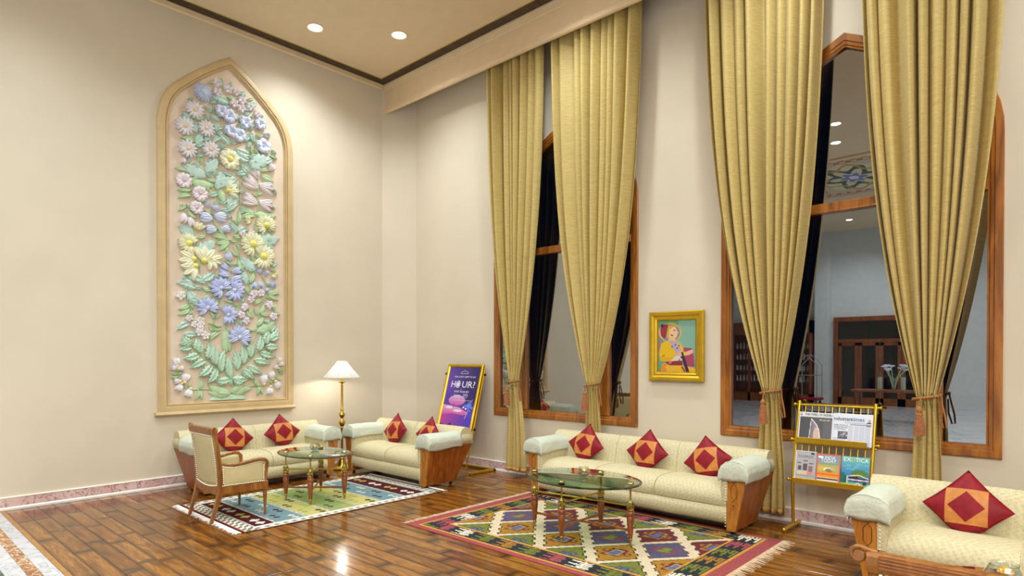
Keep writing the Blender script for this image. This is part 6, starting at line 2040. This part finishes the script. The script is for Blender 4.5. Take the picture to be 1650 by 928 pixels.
# ================================================================== LOBBY MIRRORED IN THE DARK GLASS
def lobby():
    # wide doorway with transom
    d = thing('double_door', 'dark wooden double door with glass leaves mirrored in the wide window', 'door', (3.35, YB, 0))
    f = MB()
    for x in (-1.40, 1.26): f.box(x, x + 0.14, 0, 0.10, 0, 2.96, 0, 0.01)
    f.box(-1.40, 1.40, 0, 0.11, 2.82, 2.98, 0, 0.01); f.box(-1.26, 1.26, 0, 0.08, 2.10, 2.22, 0, 0.01)
    f.build('door_frame', M['doorwood'], d, smooth=30)
    for x in (-1.24, -0.62, 0.02, 0.64):
        l = MB()
        l.box(x, x + 0.10, 0.02, 0.07, 0, 2.1); l.box(x + 0.50, x + 0.60, 0.02, 0.07, 0, 2.1); l.box(x, x + 0.6, 0.02, 0.07, 0, 0.25); l.box(x, x + 0.6, 0.02, 0.07, 2.0, 2.1)
        lf = l.build('door_leaf', M['doorwood'], d, smooth=0)
        MB().box(x + 0.10, x + 0.50, 0.04, 0.046, 0.25, 2.0).build('pane', M['darkpane'], lf, smooth=0)
    MB().box(-1.26, 1.26, 0.03, 0.036, 2.22, 2.82).build('pane', M['darkpane'], d, smooth=0)
    # shop cabinets
    for x, lab in ((-1.55, 'tall glazed display cabinet mirrored at the left of the wide window'), (-0.05, 'tall glazed display cabinet mirrored behind the tied curtain')):
        c = thing('display_cabinet', lab, 'cabinet', (x, YB, 0), 0, 'display cabinets in the lobby')
        m = MB()
        m.box(0, 0.09, 0, 0.4, 0, 2.9); m.box(1.3, 1.39, 0, 0.4, 0, 2.9); m.box(0, 1.39, 0, 0.4, 2.45, 2.9); m.box(0.65, 0.74, 0.3, 0.4, 0, 2.45); m.box(0, 1.39, 0, 0.4, 0, 0.3); m.box(0, 1.39, 0, 0.02, 0, 2.9)
        m.build('carcass', M['doorwood'], c, smooth=0)
        for z in (0.7, 1.1, 1.5, 1.9):
            s = MB().box(0.09, 1.3, 0.02, 0.34, z, z + 0.02).build('shelf', M['doorwood'], c, smooth=0)
            ms = MB(); rs = random.Random(int(z * 10 + x))
            for q in range(9):
                ms.lathe([(0.03, 0), (0.045, 0.06), (0.03, 0.12), (0.02, 0.16 + rs.uniform(0, 0.08))], 8, (0.17 + q * 0.13, 0.2, z + 0.02))
            ms.build('ware', M['cloth'], s)
    # console table with glasses and flowers
    t = thing('console_table', 'dark long table with glass holders mirrored in the wide window', 'table', (3.95, -11.5, 0))
    MB().box(0, 1.75, 0, 0.5, 0.74, 0.80, 0, 0.01).build('table_top', M['doorwood'], t, smooth=0)
    for x in (0.12, 1.55):
        for y in (0.06, 0.42):
            MB().lathe([(0.05, 0), (0.03, 0.1), (0.055, 0.35), (0.03, 0.5), (0.05, 0.62), (0.05, 0.74)], 10, (x, y, 0)).build('leg', M['doorwood'], t)
    v = thing('flower_vase', 'glass vase of pale lilies on the mirrored table', 'vase', (4.85, -11.25, 0.801))
    MB().lathe([(0.05, 0), (0.055, 0.01), (0.05, 0.15), (0.07, 0.30), (0.066, 0.30), (0.045, 0.15), (0.001, 0.012)], 16).build('glass', M['clearglass'], v)
    st, fl = MB(), MB()
    rs = random.Random(2)
    for k in range(9):
        a, r = rs.uniform(0, 6.28), rs.uniform(0.08, 0.26)
        e = (r * math.cos(a), r * 0.6 * math.sin(a), rs.uniform(0.46, 0.62))
        st.tube([(0.02 * math.cos(a), 0, 0.02), (e[0] * 0.4, e[1] * 0.4, 0.3), e], 0.007, 5)
        for q in range(6):
            b = q * PI / 3
            fl.tube([e, (e[0] + 0.05 * math.cos(b), e[1] + 0.03 * math.sin(b), e[2] + 0.04), (e[0] + 0.085 * math.cos(b), e[1] + 0.05 * math.sin(b), e[2] + 0.03)], [0.012, 0.02, 0.004], 5)
    st.build('stems', M['stemgreen'], v); fl.build('lilies', M['pblue'], v)
    for k, x in enumerate((4.55, 5.05)):
        g = thing('glass_cylinder', ('tall glass candle holder left of the mirrored lilies', 'tall glass candle holder right of the mirrored lilies')[k], 'candle holder', (x, -11.25, 0.801), 0, 'candle holders on the mirrored table')
        MB().lathe([(0.06, 0), (0.06, 0.34), (0.056, 0.34), (0.055, 0.01), (0.001, 0.01)], 14).build('glass', M['clearglass'], g)
        MB().lathe([(0.05, 0.01), (0.05, 0.30), (0.001, 0.31)], 12).build('candle', M['cloth'], g)
    # luggage cart
    c = thing('luggage_cart', 'steel birdcage luggage cart mirrored beside the pale pier', 'cart', (1.15, -16.2, 0))
    b = MB()
    for y in (0, 0.55):
        b.tube([(0, y, 0.2), (0, y, 1.35), (0.32, y, 1.68), (0.64, y, 1.35), (0.64, y, 0.2)], 0.016, 8)
    b.tube([(0.32, 0, 1.68), (0.32, 0.55, 1.68)], 0.016, 8).tube([(0, 0, 1.0), (0.64, 0, 1.0)], 0.012, 8).tube([(0, 0.55, 1.0), (0.64, 0.55, 1.0)], 0.012, 8)
    b.build('cage', M['steel'], c)
    MB().box(-0.05, 0.69, -0.05, 0.6, 0.16, 0.24, 0, 0.02).build('deck', M['red'], c)
    w_ = MB()
    for x in (0.05, 0.6):
        for y in (0.05, 0.5): w_.lathe([(0.06, 0.0), (0.06, 0.05), (0.02, 0.16)], 10, (x, y, 0))
    w_.build('castors', M['dark'], c)
    # painted ceiling panel
    nx = ny = 90
    img, x, y = canvas(nx, ny, (206, 190, 160))
    r = np.hypot(x - .5, y - .5); an = np.arctan2(y - .5, x - .5)
    img[(r < 0.36 + 0.03 * np.cos(8 * an))] = (222, 210, 176)
    pet = (np.abs(r - 0.22 - 0.07 * np.cos(6 * an)) < 0.045); img[pet] = (70, 100, 80)
    pet = (np.abs(r - 0.30 - 0.05 * np.cos(6 * an + 2)) < 0.02); img[pet] = (196, 160, 70)
    img[r < 0.10 + 0.03 * np.cos(6 * an)] = (120, 130, 190); img[r < 0.05] = (226, 226, 236)
    bd = (np.abs(np.maximum(np.abs(x - .5), np.abs(y - .5)) - 0.43) < 0.04)
    img[bd & ((np.sin(x * 60) * np.sin(y * 60)) > 0)] = (190, 120, 80)
    p = thing('ceiling_painting', 'square floral ceiling painting mirrored in the top of the wide window', 'painting', (3.1, -11.9, CEIL - 0.012))
    painted_sheet('panel', 2.2, 3.4, nx, ny, img, p, M['print'], 0.0, frame_mat((0, 3.4, 0), (1, 0, 0), (0, -1, 0)))
    fr = MB()
    steps = [(-0.14, 0.012), (-0.14, -0.03), (-0.05, -0.04), (-0.03, -0.02), (0, -0.005)]
    fr.loops([[(a, a, z), (2.2 - a, a, z), (2.2 - a, 3.4 - a, z), (a, 3.4 - a, z)] for a, z in steps])
    fr.build('panel_frame', M['cornice'], p, smooth=30)
M['darkpane'] = _glass('lobby_door_glass', (0.16, 0.22, 0.14, 1), 0.03, 0.0, True, 0.8)
M['steel'] = plain('steel', (190, 196, 200), 0.25, 1.0)
lobby()
fit_texts()
